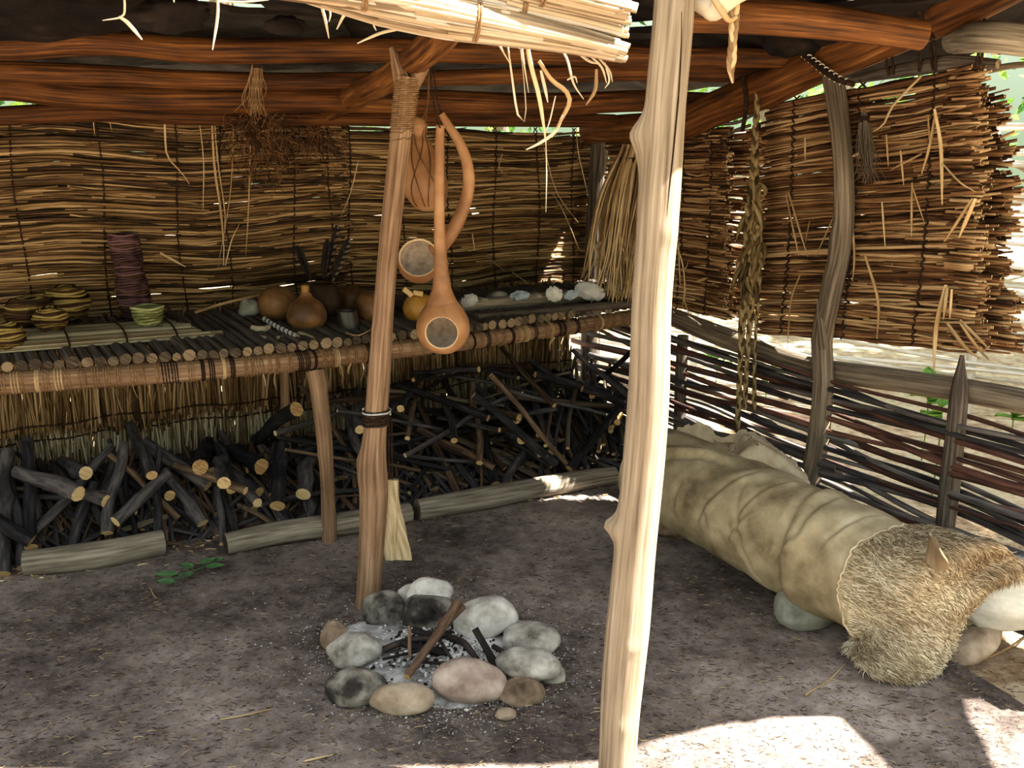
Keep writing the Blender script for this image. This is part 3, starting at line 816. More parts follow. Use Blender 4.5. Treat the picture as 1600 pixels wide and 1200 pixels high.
shell('largest pale folded shell, next to the dry grass bundle', 922, 456, .16, .09, m_shell, -.25)
for (u, v, lab, r) in [(778, 465, 'low greenish stone behind the shelf log', .045), (752, 470, 'small round stone beside the end shell on the shelf', .03), (835, 463, 'small white pebble behind the shelf log', .03)]:
    mb = MB(); X = on_shelf(u, v, .05); blob(mb, X, (r * 1.4, r, r * .7)); tag(mb.build('shelf_stone', m_stonegr), lab, 'stone')
X = on_shelf(386, 494)
mb = MB(); blob(mb, X + arr(0, .04, .03), (.05, .04, .045), .3); tag(mb.build('shelf_stone', m_stonegr), 'grey-blue lump behind the round mottled gourd', 'stone')
# ------------------------------------------------------------------ base logs in front of the firewood
def gl(u, v, z):
    return pg(u, v, z)
def baselog(pts, r, label, seg=16):
    mb = MB()
    tube(mb, cr(pts, 24), r, seg, 0, 1, rough=.06, freq=5, flat=1.0)
    return tag(mb.build('base_log', [m_baselog, m_cutdk]), label, 'log')
baselog([gl(38, 880, .05), gl(140, 868, .055), gl(255, 848, .05)], [.052, .058, .05], 'short grey log at the front of the firewood with pale split end')
baselog([gl(352, 850, .05), gl(440, 832, .055), gl(560, 815, .05), gl(640, 800, .05)], [.045, .05, .05, .045], 'grey log between the shelf prop and the forked post, firewood above it')
baselog([gl(652, 796, .05), gl(760, 778, .055), gl(870, 757, .05), gl(960, 742, .045)], [.05, .055, .05, .045], 'straight grey log beyond the forked post along the foot of the firewood')

# debris mound under the sticks
HS, HO, DS = np.arange(-1.2, 3.25, .02), np.arange(-.05, 1.25, .02), .02
def front_off(s):
    return .40 + (s - 0) * .134
def mound(s, o):
    f = front_off(s)
    t = np.clip((f - o) / f, 0, 1.2)
    return np.where(o < f, .01 + .25 * t ** .95, -.05)
HF = np.array([[max(0, float(mound(s, o))) for o in HO] for s in HS])
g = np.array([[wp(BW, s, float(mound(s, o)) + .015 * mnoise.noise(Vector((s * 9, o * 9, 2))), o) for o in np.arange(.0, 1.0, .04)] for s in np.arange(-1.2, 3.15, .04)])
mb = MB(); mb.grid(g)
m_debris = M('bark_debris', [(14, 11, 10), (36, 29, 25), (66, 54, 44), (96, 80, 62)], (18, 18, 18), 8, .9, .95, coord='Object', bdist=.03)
tag(mb.build('bark_debris', m_debris), 'dark bark crumbs and twigs under the firewood', 'debris', None, 'stuff')

def settle(a, b, r):
    """rest a straight stick from (s,o) a to b on the heightfield: the hull edge under its middle"""
    n = 15
    t = np.linspace(0, 1, n)
    S = a[0] + (b[0] - a[0]) * t; O = a[1] + (b[1] - a[1]) * t
    i = np.clip(((S - HS[0]) / DS).round().astype(int), 1, len(HS) - 2); j = np.clip(((O - HO[0]) / DS).round().astype(int), 1, len(HO) - 2)
    h = np.maximum(np.maximum(HF[i, j], HF[i - 1, j] * .5 + HF[i + 1, j] * .5), HF[i, j - 1] * .5 + HF[i, j + 1] * .5) + r * .75
    hull = []
    for k in range(n):
        while len(hull) > 1:
            k1, k2 = hull[-2], hull[-1]
            if (h[k2] - h[k1]) * (t[k] - t[k1]) <= (h[k] - h[k1]) * (t[k2] - t[k1]): hull.pop()
            else: break
        hull.append(k)
    for q in range(len(hull) - 1):
        if t[hull[q]] <= .5 <= t[hull[q + 1]]:
            k1, k2 = hull[q], hull[q + 1]
            break
    sl = (h[k2] - h[k1]) / (t[k2] - t[k1])
    z = h[k1] + sl * (t - t[k1])
    for k in range(0, 60):
        tt = k / 59
        s, o = a[0] + (b[0] - a[0]) * tt, a[1] + (b[1] - a[1]) * tt
        zz = z[0] + sl * tt
        ii, jj = int(round((s - HS[0]) / DS)), int(round((o - HO[0]) / DS))
        w = int(r / DS) + 1
        for x in range(ii - w, ii + w + 1):
            for y in range(jj - w, jj + w + 1):
                if 0 <= x < len(HS) and 0 <= y < len(HO) and math.hypot(x - ii, y - jj) * DS <= r + .008:
                    HF[x, y] = max(HF[x, y], zz + r * .6)
    return z[0], z[-1]

def stick(a, b, r, za, zb, mats, label, group, bend=.02, name='firewood_stick', fork=False):
    A, B = wp(BW, a[0], za, a[1]), wp(BW, b[0], zb, b[1])
    L = np.linalg.norm(B - A)
    m1 = A + (B - A) * .35 + np.array((rng.gauss(0, bend), rng.gauss(0, bend), abs(rng.gauss(0, bend * .5)))) * L
    m2 = A + (B - A) * .7 + np.array((rng.gauss(0, bend), rng.gauss(0, bend), abs(rng.gauss(0, bend * .5)))) * L
    mb = MB()
    kn = [(rng.uniform(.1, .9), rng.uniform(0, 6), r * rng.uniform(.3, .8), r * 1.2) for _ in range(rng.randint(0, 3))]
    tube(mb, cr([A, m1, m2, B], 10 if r < .02 else 14), [r, r * .97, r * .85], 7 if r < .02 else 10, 0, 1, rough=.07, freq=12, bumps=kn)
    if fork:
        d = (B - A) / L
        q = m2 + arr(rng.uniform(-.6, .6), rng.uniform(-.3, .3), rng.uniform(.2, .6)) * L * .18 + d * L * .1
        tube(mb, cr([m2, (m2 + q) / 2, q], 6), [r * .5, r * .3], 6, 0, 1)
    return tag(mb.build(name, mats), label, 'stick', group)

GR = {0: ('thick black-barked stick in the firewood, pale cut end to the front', 'thick firewood sticks with pale ends'),
      1: ('thin dark stick in the firewood heap', 'thin dark firewood sticks'),
      2: ('brown-barked stick in the firewood heap', 'brown firewood sticks'),
      3: ('grey barkless stick in the firewood heap', 'grey firewood sticks')}
MT = {0: m_bark, 1: m_bark, 2: m_bark2, 3: m_bark3}
pile = []
# under the single sticks: the mass of thin twigs nobody could count
mb = MB()
for k in range(420):
    s_ = rng.uniform(-1.05, 2.95); f = front_off(s_); L = rng.uniform(.2, .42); an = rng.gauss(0, .6); of = f - rng.uniform(-.09, .22); r = rng.uniform(.005, .013)
    a = (s_ + math.sin(an) * L * .5, of); b = (s_ - math.sin(an) * L * .5, max(.03, of - math.cos(an) * L))
    A, B = wp(BW, a[0], max(r, float(mound(a[0], a[1])) + rng.uniform(0, .05)), a[1]), wp(BW, b[0], float(mound(b[0], b[1])) + rng.uniform(.0, .06), b[1])
    tube(mb, cr(jit([A, (A + B) / 2 + arr(0, 0, .01), B], .006), 6), [r, r * .8], 6, rng.choice((0, 0, 1)), 2, rough=.08)
tag(mb.build('twig_debris', [m_bark, m_bark2, m_cutdk]), 'mass of thin dark twigs deep in the firewood heap', 'firewood', None, 'stuff')
for k in range(4000):
    if len(pile) >= 252: break
    s = rng.uniform(-1.05, 3.0)
    f = front_off(s)
    x = rng.random()
    right = s > 1.25
    lim = .21 if s < .9 else (.26 if s < 2 else .40)
    if k < 14: x = .9
    elif x > .62 and not right: x = .4
    if not right:
        if x < .78:
            r = rng.uniform(.012, .029) if rng.random() < .85 else .034; L = rng.uniform(.26, .44)
            an = rng.gauss(0, .38); typ = 0 if r > .019 else rng.choice((1, 1, 2, 0))
            of = f - rng.uniform(-.15, .08)
            a = (s + math.sin(an) * L * .5, of); b = (s - math.sin(an) * L * .5, max(.03, of - math.cos(an) * L))
        else:
            r = rng.uniform(.007, .016); L = rng.uniform(.4, .9)
            an = rng.gauss(0, .3); o = rng.uniform(.08, f)
            a = (s - L / 2 * math.cos(an), min(max(.03, o + L / 2 * math.sin(an)), f)); b = (s + L / 2 * math.cos(an), min(max(.03, o - L / 2 * math.sin(an)), f)); typ = rng.choice((1, 1, 3, 2))
    else:
        if x < .55:
            r = rng.uniform(.012, .026); L = rng.uniform(.35, .6); an = rng.gauss(.1, .5); typ = rng.choice((0, 0, 1, 2))
            of = f - rng.uniform(-.12, .22)
            a = (s + math.sin(an) * L * .5, of); b = (s - math.sin(an) * L * .5, max(.03, of - math.cos(an) * L))
        else:
            r = rng.uniform(.007, .016); L = rng.uniform(.45, .85); an = rng.gauss(-.35, .5); o = rng.uniform(.08, f)
            a = (s - L / 2 * math.cos(an), min(max(.03, o + L / 2 * math.sin(an)), f)); b = (s + L / 2 * math.cos(an), min(max(.03, o - L / 2 * math.sin(an)), f)); typ = rng.choice((1, 1, 2, 3))
    if max(a[0], b[0]) > 3.08 or min(a[0], b[0]) < -1.15: continue
    # keep the heap within the height the heap has there
    ii = int((s - HS[0]) / DS); jj = int(((a[1] + b[1]) / 2 - HO[0]) / DS)
    if HF[ii, jj] - max(0, float(mound(s, (a[1] + b[1]) / 2))) > (.10 if not right else .17): continue
    za, zb = settle(a, b, r)
    if max(za, zb) > lim + .26: continue
    stick(a, b, r, za, zb, [MT[typ], m_cut], GR[typ][0], GR[typ][1], fork=rng.random() < .08)
    pile.append(1)
# thin sticks leaning in the corner and long grey poles across the middle: placed one by one
def lean(u0, v0, o0, u1, v1, o1, r, typ, label=None):
    s0, z0 = pws(BW, u0, v0, o0); s1, z1 = pws(BW, u1, v1, o1)
    stick((s1, o1), (s0, o0), r, max(z1, r), z0, [MT[typ], m_cut], label or GR[typ][0], None if label else GR[typ][1], bend=.012)
for k in range(26):
    t = k / 25
    u0 = rng.uniform(790, 965); v0 = 600 - (u0 - 790) * .22 + rng.uniform(-12, 40); u1 = u0 + rng.uniform(-30, 120); v1 = rng.uniform(690, 738)
    lean(u0, v0, rng.uniform(.08, .3), min(u1, 975), v1, rng.uniform(.55, .8), rng.uniform(.006, .013), rng.choice((1, 1, 1, 2, 3)))
lean(616, 645, .20, 862, 768, .72, .016, 3, 'long grey split pole sloping down across the middle of the firewood')
lean(612, 660, .25, 800, 750, .70, .013, 2, 'long brown pole lying just under the grey split pole')
lean(700, 676, .3, 818, 722, .55, .014, 3, 'grey stick parallel to the long split pole, higher on the heap')
lean(780, 660, .35, 874, 636, .35, .011, 3, 'pale grey stick lying on top of the heap, pointing to the corner')
lean(768, 692, .55, 858, 648, .35, .010, 1, 'slim straight dark stick crossing below the pale grey top stick')
lean(908, 770, .86, 898, 700, .70, .014, 0, 'short upright stick leaning on the far end of the heap by the front pole')
lean(836, 778, .84, 858, 688, .55, .011, 0, 'dark stick propped against the far base log')
lean(755, 790, .84, 752, 725, .62, .008, 2, 'crooked thin branch hanging down over the straight base log')
lean(115, 915, .62, 40, 850, .42, .013, 3, 'grey stick with white tip fallen across the short base log onto the floor')
lean(192, 700, .05, 160, 770, .25, .018, 0, 'charred stick standing up against the straw near the middle of the left heap')
lean(248, 712, .05, 268, 815, .38, .024, 0, 'thick smooth black log standing in the heap with oval pale end')
lean(345, 675, .04, 396, 850, .42, .019, 0, 'tallest dark stick of the heap, leaning on the straw curtain')
lean(368, 712, .1, 440, 790, .42, .016, 0, 'stick with a long bare tip lying beside the tallest dark stick')
lean(402, 690, .06, 470, 800, .40, .017, 2, 'crooked brown stick below the slim rear prop')
lean(165, 838, .42, 262, 806, .40, .013, 3, 'grey peeled stick laid across the fronts of the black logs')
lean(20, 748, .15, 170, 775, .3, .011, 1, 'long black curved branch at the low end of the heap')
lean(0, 775, .2, 120, 778, .36, .012, 1, 'second black branch under the long curved one')
lean(100, 790, .3, 160, 846, .41, .013, 1, 'dark straight stick pointing down to the short base log')
lean(8, 700, .06, 82, 742, .12, .008, 1, 'thin twig rising at the low end of the heap')
lean(190, 758, .2, 204, 800, .42, .030, 0, 'thickest split log of the heap with a broad pale face')
lean(395, 688, .05, 384, 745, .2, .013, 2, 'stick with a frayed pale top against the straw curtain')
lean(415, 812, .44, 505, 785, .42, .011, 1, 'thin bent branch in front of the prop')
lean(640, 770, .62, 690, 700, .42, .013, 1, 'forked dark branch standing beside the hanging board')
lean(30, 870, .46, 40, 862, .40, .010, 3, 'pale stub of a stick beside the end of the short base log')
# ------------------------------------------------------------------ front pole
YP = 2.3
def pole(name, px, rp, y0, y1, label, mat, seg, n, bumps=(), rough=.02, ends=m_cut):
    ys = np.interp(np.linspace(0, 1, len(px)), [0, 1], [y0, y1])
    P = cr([py(u, v, y) for (u, v), y in zip(px, ys)], n)
    r = ip([w / 2 / px_m(py(u, v, y)) for w, (u, v), y in zip(rp, px, ys)], n)
    mb = MB(); tube(mb, P, r, seg, 0, 1, rough=rough, freq=4, bumps=bumps)
    return tag(mb.build(name, [mat, ends]), label, 'post'), P, r
FP, FPP, FPR = pole('front_pole', [(962, 1238), (970, 1100), (984, 950), (993, 850), (1000, 780), (1008, 690), (1014, 600), (1018, 480), (1024, 400), (1031, 300), (1036, 230), (1041, 150), (1050, 50), (1056, -40), (1062, -130)],
     [58, 61, 66, 68, 66, 66, 66, 66, 65, 64, 66, 64, 64, 62, 60], 2.29, 2.33, 'tall pale peeled pole standing in front, bleached by the sun', m_pole, 28, 150,
     bumps=((.338, 2.8, .028, .022), (.345, 2.4, .012, .05), (.785, 2.9, .026, .035), (.765, 2.6, .014, .05), (.10, 4.5, .004, .02), (.2, 4.8, .004, .015), (.68, 5.3, .005, .02)))
# drying crack of the pole
mb = MB()
ck = [(1063, 20), (1062, 80), (1058, 150), (1050, 230), (1042, 300), (1035, 370), (1028, 420)]
def on_pole(u, v, lift=.0):
    X = py(u, v, 2.3); k = int(np.argmin(np.abs(FPP[:, 2] - X[2])))
    c, r = FPP[k], FPR[k] + lift
    dx = max(-r * .98, min(r * .98, X[0] - c[0]))
    return arr(c[0] + dx, c[1] - math.sqrt(r * r - dx * dx), X[2])
tube(mb, cr([on_pole(u, v, -.0006) for u, v in ck], 40), [.001, .0022, .0022, .001], 5)
mb.build('drying_crack', m_cord, FP)

# ------------------------------------------------------------------ forked post
K, KP, KR = pole('forked_post', [(574, 952), (580, 860), (584, 780), (583, 720), (588, 650), (594, 560), (600, 470), (608, 380), (618, 290), (627, 210), (634, 150), (637, 122)],
     [39, 39, 42, 46, 36, 36, 33, 32, 33, 34, 34, 38], 3.39, 3.42, 'brown forked post behind the fire ring, its fork carrying the rafter', m_post, 20, 80,
     bumps=((.30, 2.9, .012, .03), (.265, 2.6, .010, .03), (.74, 1.2, .006, .02), (.55, 4, .004, .02)))
for pts, r in [([(632, 140), (624, 112), (618, 90), (612, 74)], [.03, .027, .02, .009]), ([(640, 140), (651, 122), (660, 104), (668, 88)], [.028, .025, .024, .022])]:
    mb = MB(); tube(mb, cr([py(u, v, 3.42) for u, v in pts], 14), r, 12, 0, 0, rough=.04)
    mb.build('fork_prong', m_post, K)
def wrap(parent, P, R, z0, z1, turns, r, mat, name, lift=.002, j=.0008):
    n = int(turns * 14)
    zz = np.linspace(z0, z1, n)
    C = np.stack([np.interp(zz, P[:, 2], P[:, k]) for k in range(3)], 1)
    rad = np.interp(zz, P[:, 2], R) + lift
    ph = np.linspace(0, 2 * math.pi * turns, n)
    Q = C + np.stack([rad * np.cos(ph), rad * np.sin(ph), nrg.normal(0, j, n)], 1)
    mb = MB(); tube(mb, Q, r, 5)
    return mb.build(name, mat, parent)
z = lambda v, y=3.41: py(600, v, y)[2]
tag(wrap(K, KP, KR, z(205), z(126), 24, .0024, m_cordlt, 'cord_wrap', .003), 'close winding of brown cord below the fork')
wrap(K, KP, KR, z(228), z(205), 2, .0022, m_cordlt, 'cord_wrap', .003, .003)
wrap(K, KP, KR, z(664), z(640), 5, .0055, m_cord, 'cord_wrap', .004)
tag(wrap(K, KP, KR, z(646), z(638), 1.5, .004, m_shell, 'tie_band', .008), 'pale band tied above the dark winding')

# board hanging from the post
cen = [(612, 748), (613, 780), (617, 820), (621, 872)]
wid = [8, 12, 15, 20]
L = []
for t in np.linspace(0, 1, 14):
    q = cr([(u, v, w) for (u, v), w in zip(cen, wid)], 14)[int(round(t * 13))]
    row = []
    for j in range(9):
        x = q[0] + (j / 8 - .5) * 2 * (q[2] + 1.5 * math.sin(t * 9 + j))
        X = py(x, q[1], 3.44 + .006 * math.sin(j + t * 5))
        row.append(X)
    L.append(row)
mb = MB(); mb.sheet(np.array(L)[:, ::-1], .022)
BRD = tag(mb.build('hanging_board', m_board), 'weathered pale wooden board hung by a cord from the forked post', 'board')
mb = MB(); tube(mb, cr([py(613, 760, 3.43), py(612, 700, 3.43), py(611, 655, 3.43), py(600, 650, 3.45)], 20), .0035, 5)
tube(mb, cr([py(608, 755, 3.43), py(607, 700, 3.43), py(608, 655, 3.43)], 20), .0045, 5)
mb.build('hanging_cord', m_cord, BRD)

# ------------------------------------------------------------------ hanging gourds
def gourd_bowl(mb, c, R, axis, open_ang, mat=0, matin=1, matrim=2, th=.005, stretch=(1, 1, 1), neckdir=None, neck=.35):
    """hollow gourd body with a round cut opening about axis"""
    ax = Vector(axis).normalized()
    q = Vector((0, 0, 1)).rotation_difference(ax)
    nv, nu = 26, 40
    P = np.zeros((nv + 1, nu, 3)); I = np.zeros_like(P)
    for i in range(nv + 1):
        th_ = open_ang + (math.pi - .01 - open_ang) * i / nv
        for j in range(nu):
            ph = 2 * math.pi * j / nu
            d = q @ Vector((math.sin(th_) * math.cos(ph), math.sin(th_) * math.sin(ph), math.cos(th_)))
            r = R * (1 + .015 * mnoise.noise(d * 2.2 + Vector(c) * 5))
            if neckdir is not None:
                k = max(0, d.dot(Vector(neckdir)))
                r *= 1 + neck * k ** 6
            P[i, j] = (c[0] + d.x * r * stretch[0], c[1] + d.y * r * stretch[1], c[2] + d.z * r * stretch[2])
            r2 = r - th
            I[i, j] = (c[0] + d.x * r2 * stretch[0], c[1] + d.y * r2 * stretch[1], c[2] + d.z * r2 * stretch[2])
    mb.grid(P, mat, closed=True)
    mb.grid(I[:, ::-1], matin, closed=True)
    mb.grid(np.stack([I[0], P[0]]), matrim, closed=True)
G = [m_gourd, m_gourdin, m_gourdrim]
YD = 3.44
c = py(692, 512, YD)
mb = MB()
tocam = (np.array((0, 0, H)) - c); tocam /= np.linalg.norm(tocam)
gourd_bowl(mb, c, .094, (tocam[0] - .06, tocam[1], tocam[2] - .25), .66, neckdir=(0, .0, 1), neck=.28, th=.006)
tube(mb, cr([c + arr(-.002, 0, .085), py(690, 440, YD), py(687, 370, YD), py(686, 290, YD), py(687, 225, YD), py(688, 196, YD)], 50), [.056, .033, .026, .0225, .0195, .0185, .018, .0175, .017, .016, .014], 18, 0, 0, rough=.012, freq=9)
D = tag(mb.build('gourd_dipper', G), 'long straight-handled gourd dipper hanging with its round mouth to the front', 'dipper')
mb = MB(); tube(mb, cr([py(688, 200, YD - .016), py(684, 190, YD - .02), py(676, 150, YD - .01), py(672, 95, YD)], 20), .003, 5); mb.build('hanging_cord', m_cord, D)
# curved handle ladle
YC = 3.56
c = py(655, 408, YC)
mb = MB()
tocam = (np.array((0, 0, H)) - c); tocam /= np.linalg.norm(tocam)
gourd_bowl(mb, c, .079, (tocam[0] - .05, tocam[1], tocam[2] + .40), 1.12, th=.006)
tube(mb, cr([c + arr(.055, .03, .035), py(697, 375, YC), py(716, 345, YC), py(731, 300, YC), py(731, 262, YC), py(719, 225, YC), py(700, 195, YC), py(690, 178, YC)], 50), [.030, .026, .0235, .022, .021, .019, .016, .012], 16, 0, 0, rough=.012, freq=9)
D = tag(mb.build('gourd_ladle', G), 'gourd ladle with strongly curved handle, open bowl showing behind the dipper', 'ladle')
mb = MB(); tube(mb, cr([py(690, 180, YC), py(682, 150, YC), py(676, 95, YC)], 14), .003, 5); mb.build('hanging_cord', m_cord, D)
# bottle gourd in a thong sling
YB = 3.62
b0 = py(670, 331, YB)
prof = [(.001, 0), (.03, .005), (.06, .026), (.08, .062), (.087, .10), (.083, .14), (.069, .19), (.05, .235), (.035, .27), (.028, .288), (.034, .31), (.037, .328), (.027, .35), (.001, .362)]
k = (331 - 183) / (F / (YB * cp)) / .362
prof = [(r * k, zz * k) for r, zz in prof]
mb = MB(); lathe(mb, b0, prof, 30, (-.11, 0), 0, n=60)
D = tag(mb.build('bottle_gourd', m_gourd), 'orange bottle gourd hung in a thong sling beside the forked post', 'gourd')
pr = cr(np.array([(r, zz, 0) for r, zz in prof]), 60)
for a0, a1 in [(-2.3, -1.0), (-.85, -2.15), (-1.7, -2.5), (-1.45, -.6)]:
    mb = MB()
    tt = np.linspace(.06, .80, 30)
    zz = tt * .362 * k; rr = np.interp(zz, pr[:, 1], pr[:, 0]) + .002
    aa = a0 + (a1 - a0) * np.linspace(0, 1, 30) ** 1.6
    Q = np.stack([b0[0] - .11 * zz + rr * np.cos(aa), b0[1] + rr * np.sin(aa), b0[2] + zz], 1)
    Q = np.concatenate([Q, cr([Q[-1], py(668, 165, YB - .02), py(670, 96, YB - .08)], 8)[1:]])
    tube(mb, Q, .0019, 5)
    mb.build('sling_thong', m_root, D)

# dry grass bundle in the corner
def tuft(name, label, cat, top, bot, w0, w1, n, mat, tie=True, r=(.002, .0045), depth=.6, sub='grass_strand_foliage'):
    root = empty(name, bot, label, cat)
    mb = MB()
    ax = bot - top; Ln = np.linalg.norm(ax); ax /= Ln
    sd = arr(1, 0, 0); dp = arr(0, 1, 0)
    for k in range(n):
        a = rng.uniform(0, 6.28); q = math.sqrt(rng.random())
        l = rng.uniform(.75, 1.05) if rng.random() < .8 else rng.uniform(.4, .8)
        x0, y0 = q * math.cos(a) * w0, q * math.sin(a) * w0 * depth
        x1, y1 = q * math.cos(a) * w1 * rng.uniform(.6, 1.3), q * math.sin(a) * w1 * depth
        P = [top + sd * x0 + dp * y0, top + ax * Ln * l * .35 + sd * (x0 * .3 + x1 * .75) + dp * (y0 * .3 + y1 * .75), top + ax * Ln * l * .7 + sd * (x1 * 1.0 + rng.gauss(0, .01)) + dp * y1, top + ax * Ln * l + sd * (x1 * rng.uniform(.7, 1.2) + rng.gauss(0, .02)) + dp * y1]
        w = rng.uniform(*r)
        tube(mb, cr(P, 9), [w, w, w * .4], 4, 0, None, flat=.35, roll=rng.uniform(-1, 1))
    mb.build('grass_reeds', mat, root)
    if tie:
        mb = MB()
        c = top + ax * Ln * .1
        ph = np.linspace(0, 6.28 * 4, 60)
        tube(mb, np.stack([c[0] + (w0 * .5 + w1 * .35) * np.cos(ph), c[1] + (w0 * .5 + w1 * .35) * depth * np.sin(ph), c[2] + np.linspace(.012, -.012, 60)], 1), .003, 5)
        mb.build('tie_cord', m_cord, root)
    return root
tuft('grass_bundle', 'big bundle of dry grass hanging in the corner half behind the front pole', 'grass bundle', py(1004, 226, 5.15), py(974, 462, 5.05), .10, .18, 560, m_straw, r=(.003, .007))
# fibre skein on the purlin and shredded bark below
tuft('fibre_skein', 'skein of brown fibre hung from the roof pole above the back mat', 'fibre', py(402, 92, 3.95), py(400, 180, 3.98), .012, .03, 60, m_cordlt, r=(.0015, .003))
def tangle(name, label, c, ext, n, mat, r=(.001, .0024), fall=.03):
    root = empty(name, c, label, 'roots')
    mb = MB()
    for k in range(n):
        p = c + arr(rng.gauss(0, .5) * ext[0], rng.gauss(0, .4) * ext[1], rng.uniform(-.5, 1) * ext[2])
        d = arr(rng.gauss(0, 1), rng.gauss(0, .4), rng.gauss(-.6, .8)); P = [p]
        for q in range(rng.randint(3, 6)):
            d = .6 * d + arr(rng.gauss(0, .7), rng.gauss(0, .4), rng.gauss(-.5, .6))
            P.append(P[-1] + d / np.linalg.norm(d) * fall)
        w = rng.uniform(*r); tube(mb, cr(P, 10), [w, w, w * .5], 4, 0, None)
    mb.build('root_foliage', mat, root)
tangle('root_tuft', 'tangled tuft of red-brown roots over the hole at the top of the back mat', py(402, 205, 4.42), (.11, .05, .09), 210, m_root)
tangle('root_tuft', 'looser scatter of hanging roots beside the lower end of the rafter', py(480, 215, 4.75), (.16, .04, .06), 150, m_root)
tangle('root_tuft', 'few hanging roots low on the back mat under the tangled tuft', py(412, 250, 4.6), (.12, .03, .10), 60, m_root)
tuft('fibre_skein', 'grey fibre skein hanging on the broad mat next to the crooked post', 'fibre', pw(RW, 1350, 175, .06), pw(RW, 1358, 285, .06), .01, .035, 50, m_rail, r=(.0015, .003))

# dried leaf twist hanging before the gap
Y0 = 4.35
root = empty('leaf_braid', py(1160, 660, 4.3), 'long dried leaf braid hanging from the rafter down to the hide', 'braid')
def braid(parent, pts, w, mat, n=90, r=.004, name='braid_cord', k=3):
    mb = MB(); P = cr(pts, n); T, Nn, Bb = frames(P); W = ip(w, n)
    ln = np.concatenate([[0], np.cumsum(np.linalg.norm(np.diff(P, axis=0), axis=1))])
    for q in range(k):
        ph = ln / .035 * 2 + q * 2 * math.pi / k
        tube(mb, P + (W * np.cos(ph))[:, None] * Nn + (W * .6 * np.sin(2 * ph))[:, None] * Bb, W * .85 + r * .3, 6, flat=.8)
    return mb.build(name, mat, parent)
braid(root, [py(1184, 140, 4.38), py(1180, 220, 4.36), py(1176, 330, 4.35)], [.006, .009, .016], m_tobacco)
braid(root, [py(1172, 320, 4.34), py(1166, 420, 4.32), py(1158, 540, 4.30), py(1152, 676, 4.27)], [.014, .011, .007, .007], m_tobacco)
braid(root, [py(1182, 320, 4.34), py(1178, 420, 4.32), py(1169, 540, 4.30), py(1163, 640, 4.28)], [.013, .012, .006, .006], m_tobacco)
braid(root, [py(1186, 330, 4.34), py(1186, 430, 4.32), py(1180, 540, 4.30), py(1178, 640, 4.28)], [.008, .006, .003, .006], m_tobacco)
mb = MB()
for k in range(46):
    v = rng.uniform(280, 470); u = 1177 - (v - 300) * .03 + rng.gauss(0, 6)
    p = py(u, v, 4.33 + rng.uniform(-.03, .03))
    q = p + arr(rng.uniform(-.05, .05), rng.uniform(-.03, .02), -rng.uniform(.06, .16))
    tube(mb, cr([p, (p + q) / 2 + arr(rng.gauss(0, .012), -.01, 0), q], 8), [.004, .012, .010, .002], 6, flat=.3, roll=rng.uniform(0, 3))
mb.build('dry_leaf_foliage', m_tobacco, root)
# ------------------------------------------------------------------ roof timbers
def rpole(name, pts, r, label, mats, cat='roof pole', seg=14, n=40, rough=.05, freq=4):
    mb = MB(); tube(mb, cr(pts, n), r, seg, 0, 1, rough=rough, freq=freq)
    return tag(mb.build(name, mats), label, cat)
RP = [m_roofpole, m_cutdk]
rpole('rafter', [py(470, 192, 5.0), py(540, 158, 4.5), py(600, 128, 3.75), py(648, 92, 3.42), py(690, 55, 3.05), py(720, 10, 2.7)], [.05, .052, .052, .05, .048], 'slanting rafter resting in the forked post, running back under the roof poles', RP, 'rafter')
rpole('rafter', [pw(RW, 922, 204), pw(RW, 1050, 196), pw(RW, 1120, 168), pw(RW, 1210, 132), pw(RW, 1320, 82), pw(RW, 1450, 28), pw(RW, 1550, -18), pw(RW, 1680, -85)], [.07, .075, .08, .082, .085, .08, .075], 'heavy curved rafter along the top of the right wall over the crooked post', RP, 'rafter', rough=.06)
rpole('roof_pole', [py(-130, 62, 3.75), py(0, 74, 3.78), py(150, 66, 3.8), py(330, 80, 3.85), py(600, 78, 3.95), py(800, 82, 4.05), py(1000, 88, 4.15), py(1245, 92, 4.28)], [.05, .046, .048, .045, .043, .044, .04], 'uppermost of the long roof poles, nearest under the bark', RP)
rpole('roof_pole', [py(-130, 112, 4.0), py(0, 112, 4.0), py(180, 118, 4.05), py(290, 124, 4.1), py(480, 128, 4.2), py(640, 124, 4.28), py(820, 118, 4.38), py(1000, 112, 4.5), py(1210, 118, 4.62)], [.042, .042, .038, .034, .032, .036, .038, .035], 'middle long roof pole with a dark knot', RP)
rpole('roof_pole', [py(-130, 150, 4.05), py(0, 138, 4.08), py(120, 150, 4.12), py(300, 156, 4.2), py(520, 156, 4.42), py(680, 160, 4.6), py(850, 164, 4.75), py(1000, 158, 4.9), py(1130, 160, 5.0)], [.04, .05, .052, .054, .054, .052, .05, .045], 'thickest long roof pole just above the back wall', RP)
rpole('roof_pole', [py(-130, 186, 4.12), py(60, 178, 4.14), py(160, 176, 4.24), py(330, 184, 4.45), py(600, 186, 4.85), py(900, 188, 5.3), py(960, 189, 5.4)], [.035, .04, .035, .03, .034, .035, .035], 'dark wall-top pole along the upper edge of the back mats', RP)
rpole('roof_pole', [py(1040, 22, 3.05), py(1180, 26, 3.12), py(1300, 36, 3.2), py(1440, 56, 3.28)], [.05, .052, .05, .046], 'short thick roof pole lashed to the heavy rafter, its end cut near the fence side', RP)
o = rpole('pole_end', [pw(RW, 1492, 62, -.1), py(1540, 58, 3.42), py(1600, 64, 3.35), py(1660, 74, 3.3)], [.045, .048, .05, .05], 'sunlit butt end of a roof pole sticking out past the heavy rafter', [m_baselog, m_cut])
mb = MB(); P = cr([py(1555, 59, 3.40), py(1568, 60, 3.38)], 6); tube(mb, P, .0525, 14, 0, None, rough=.02); mb.build('bark_ring', m_bone, o)
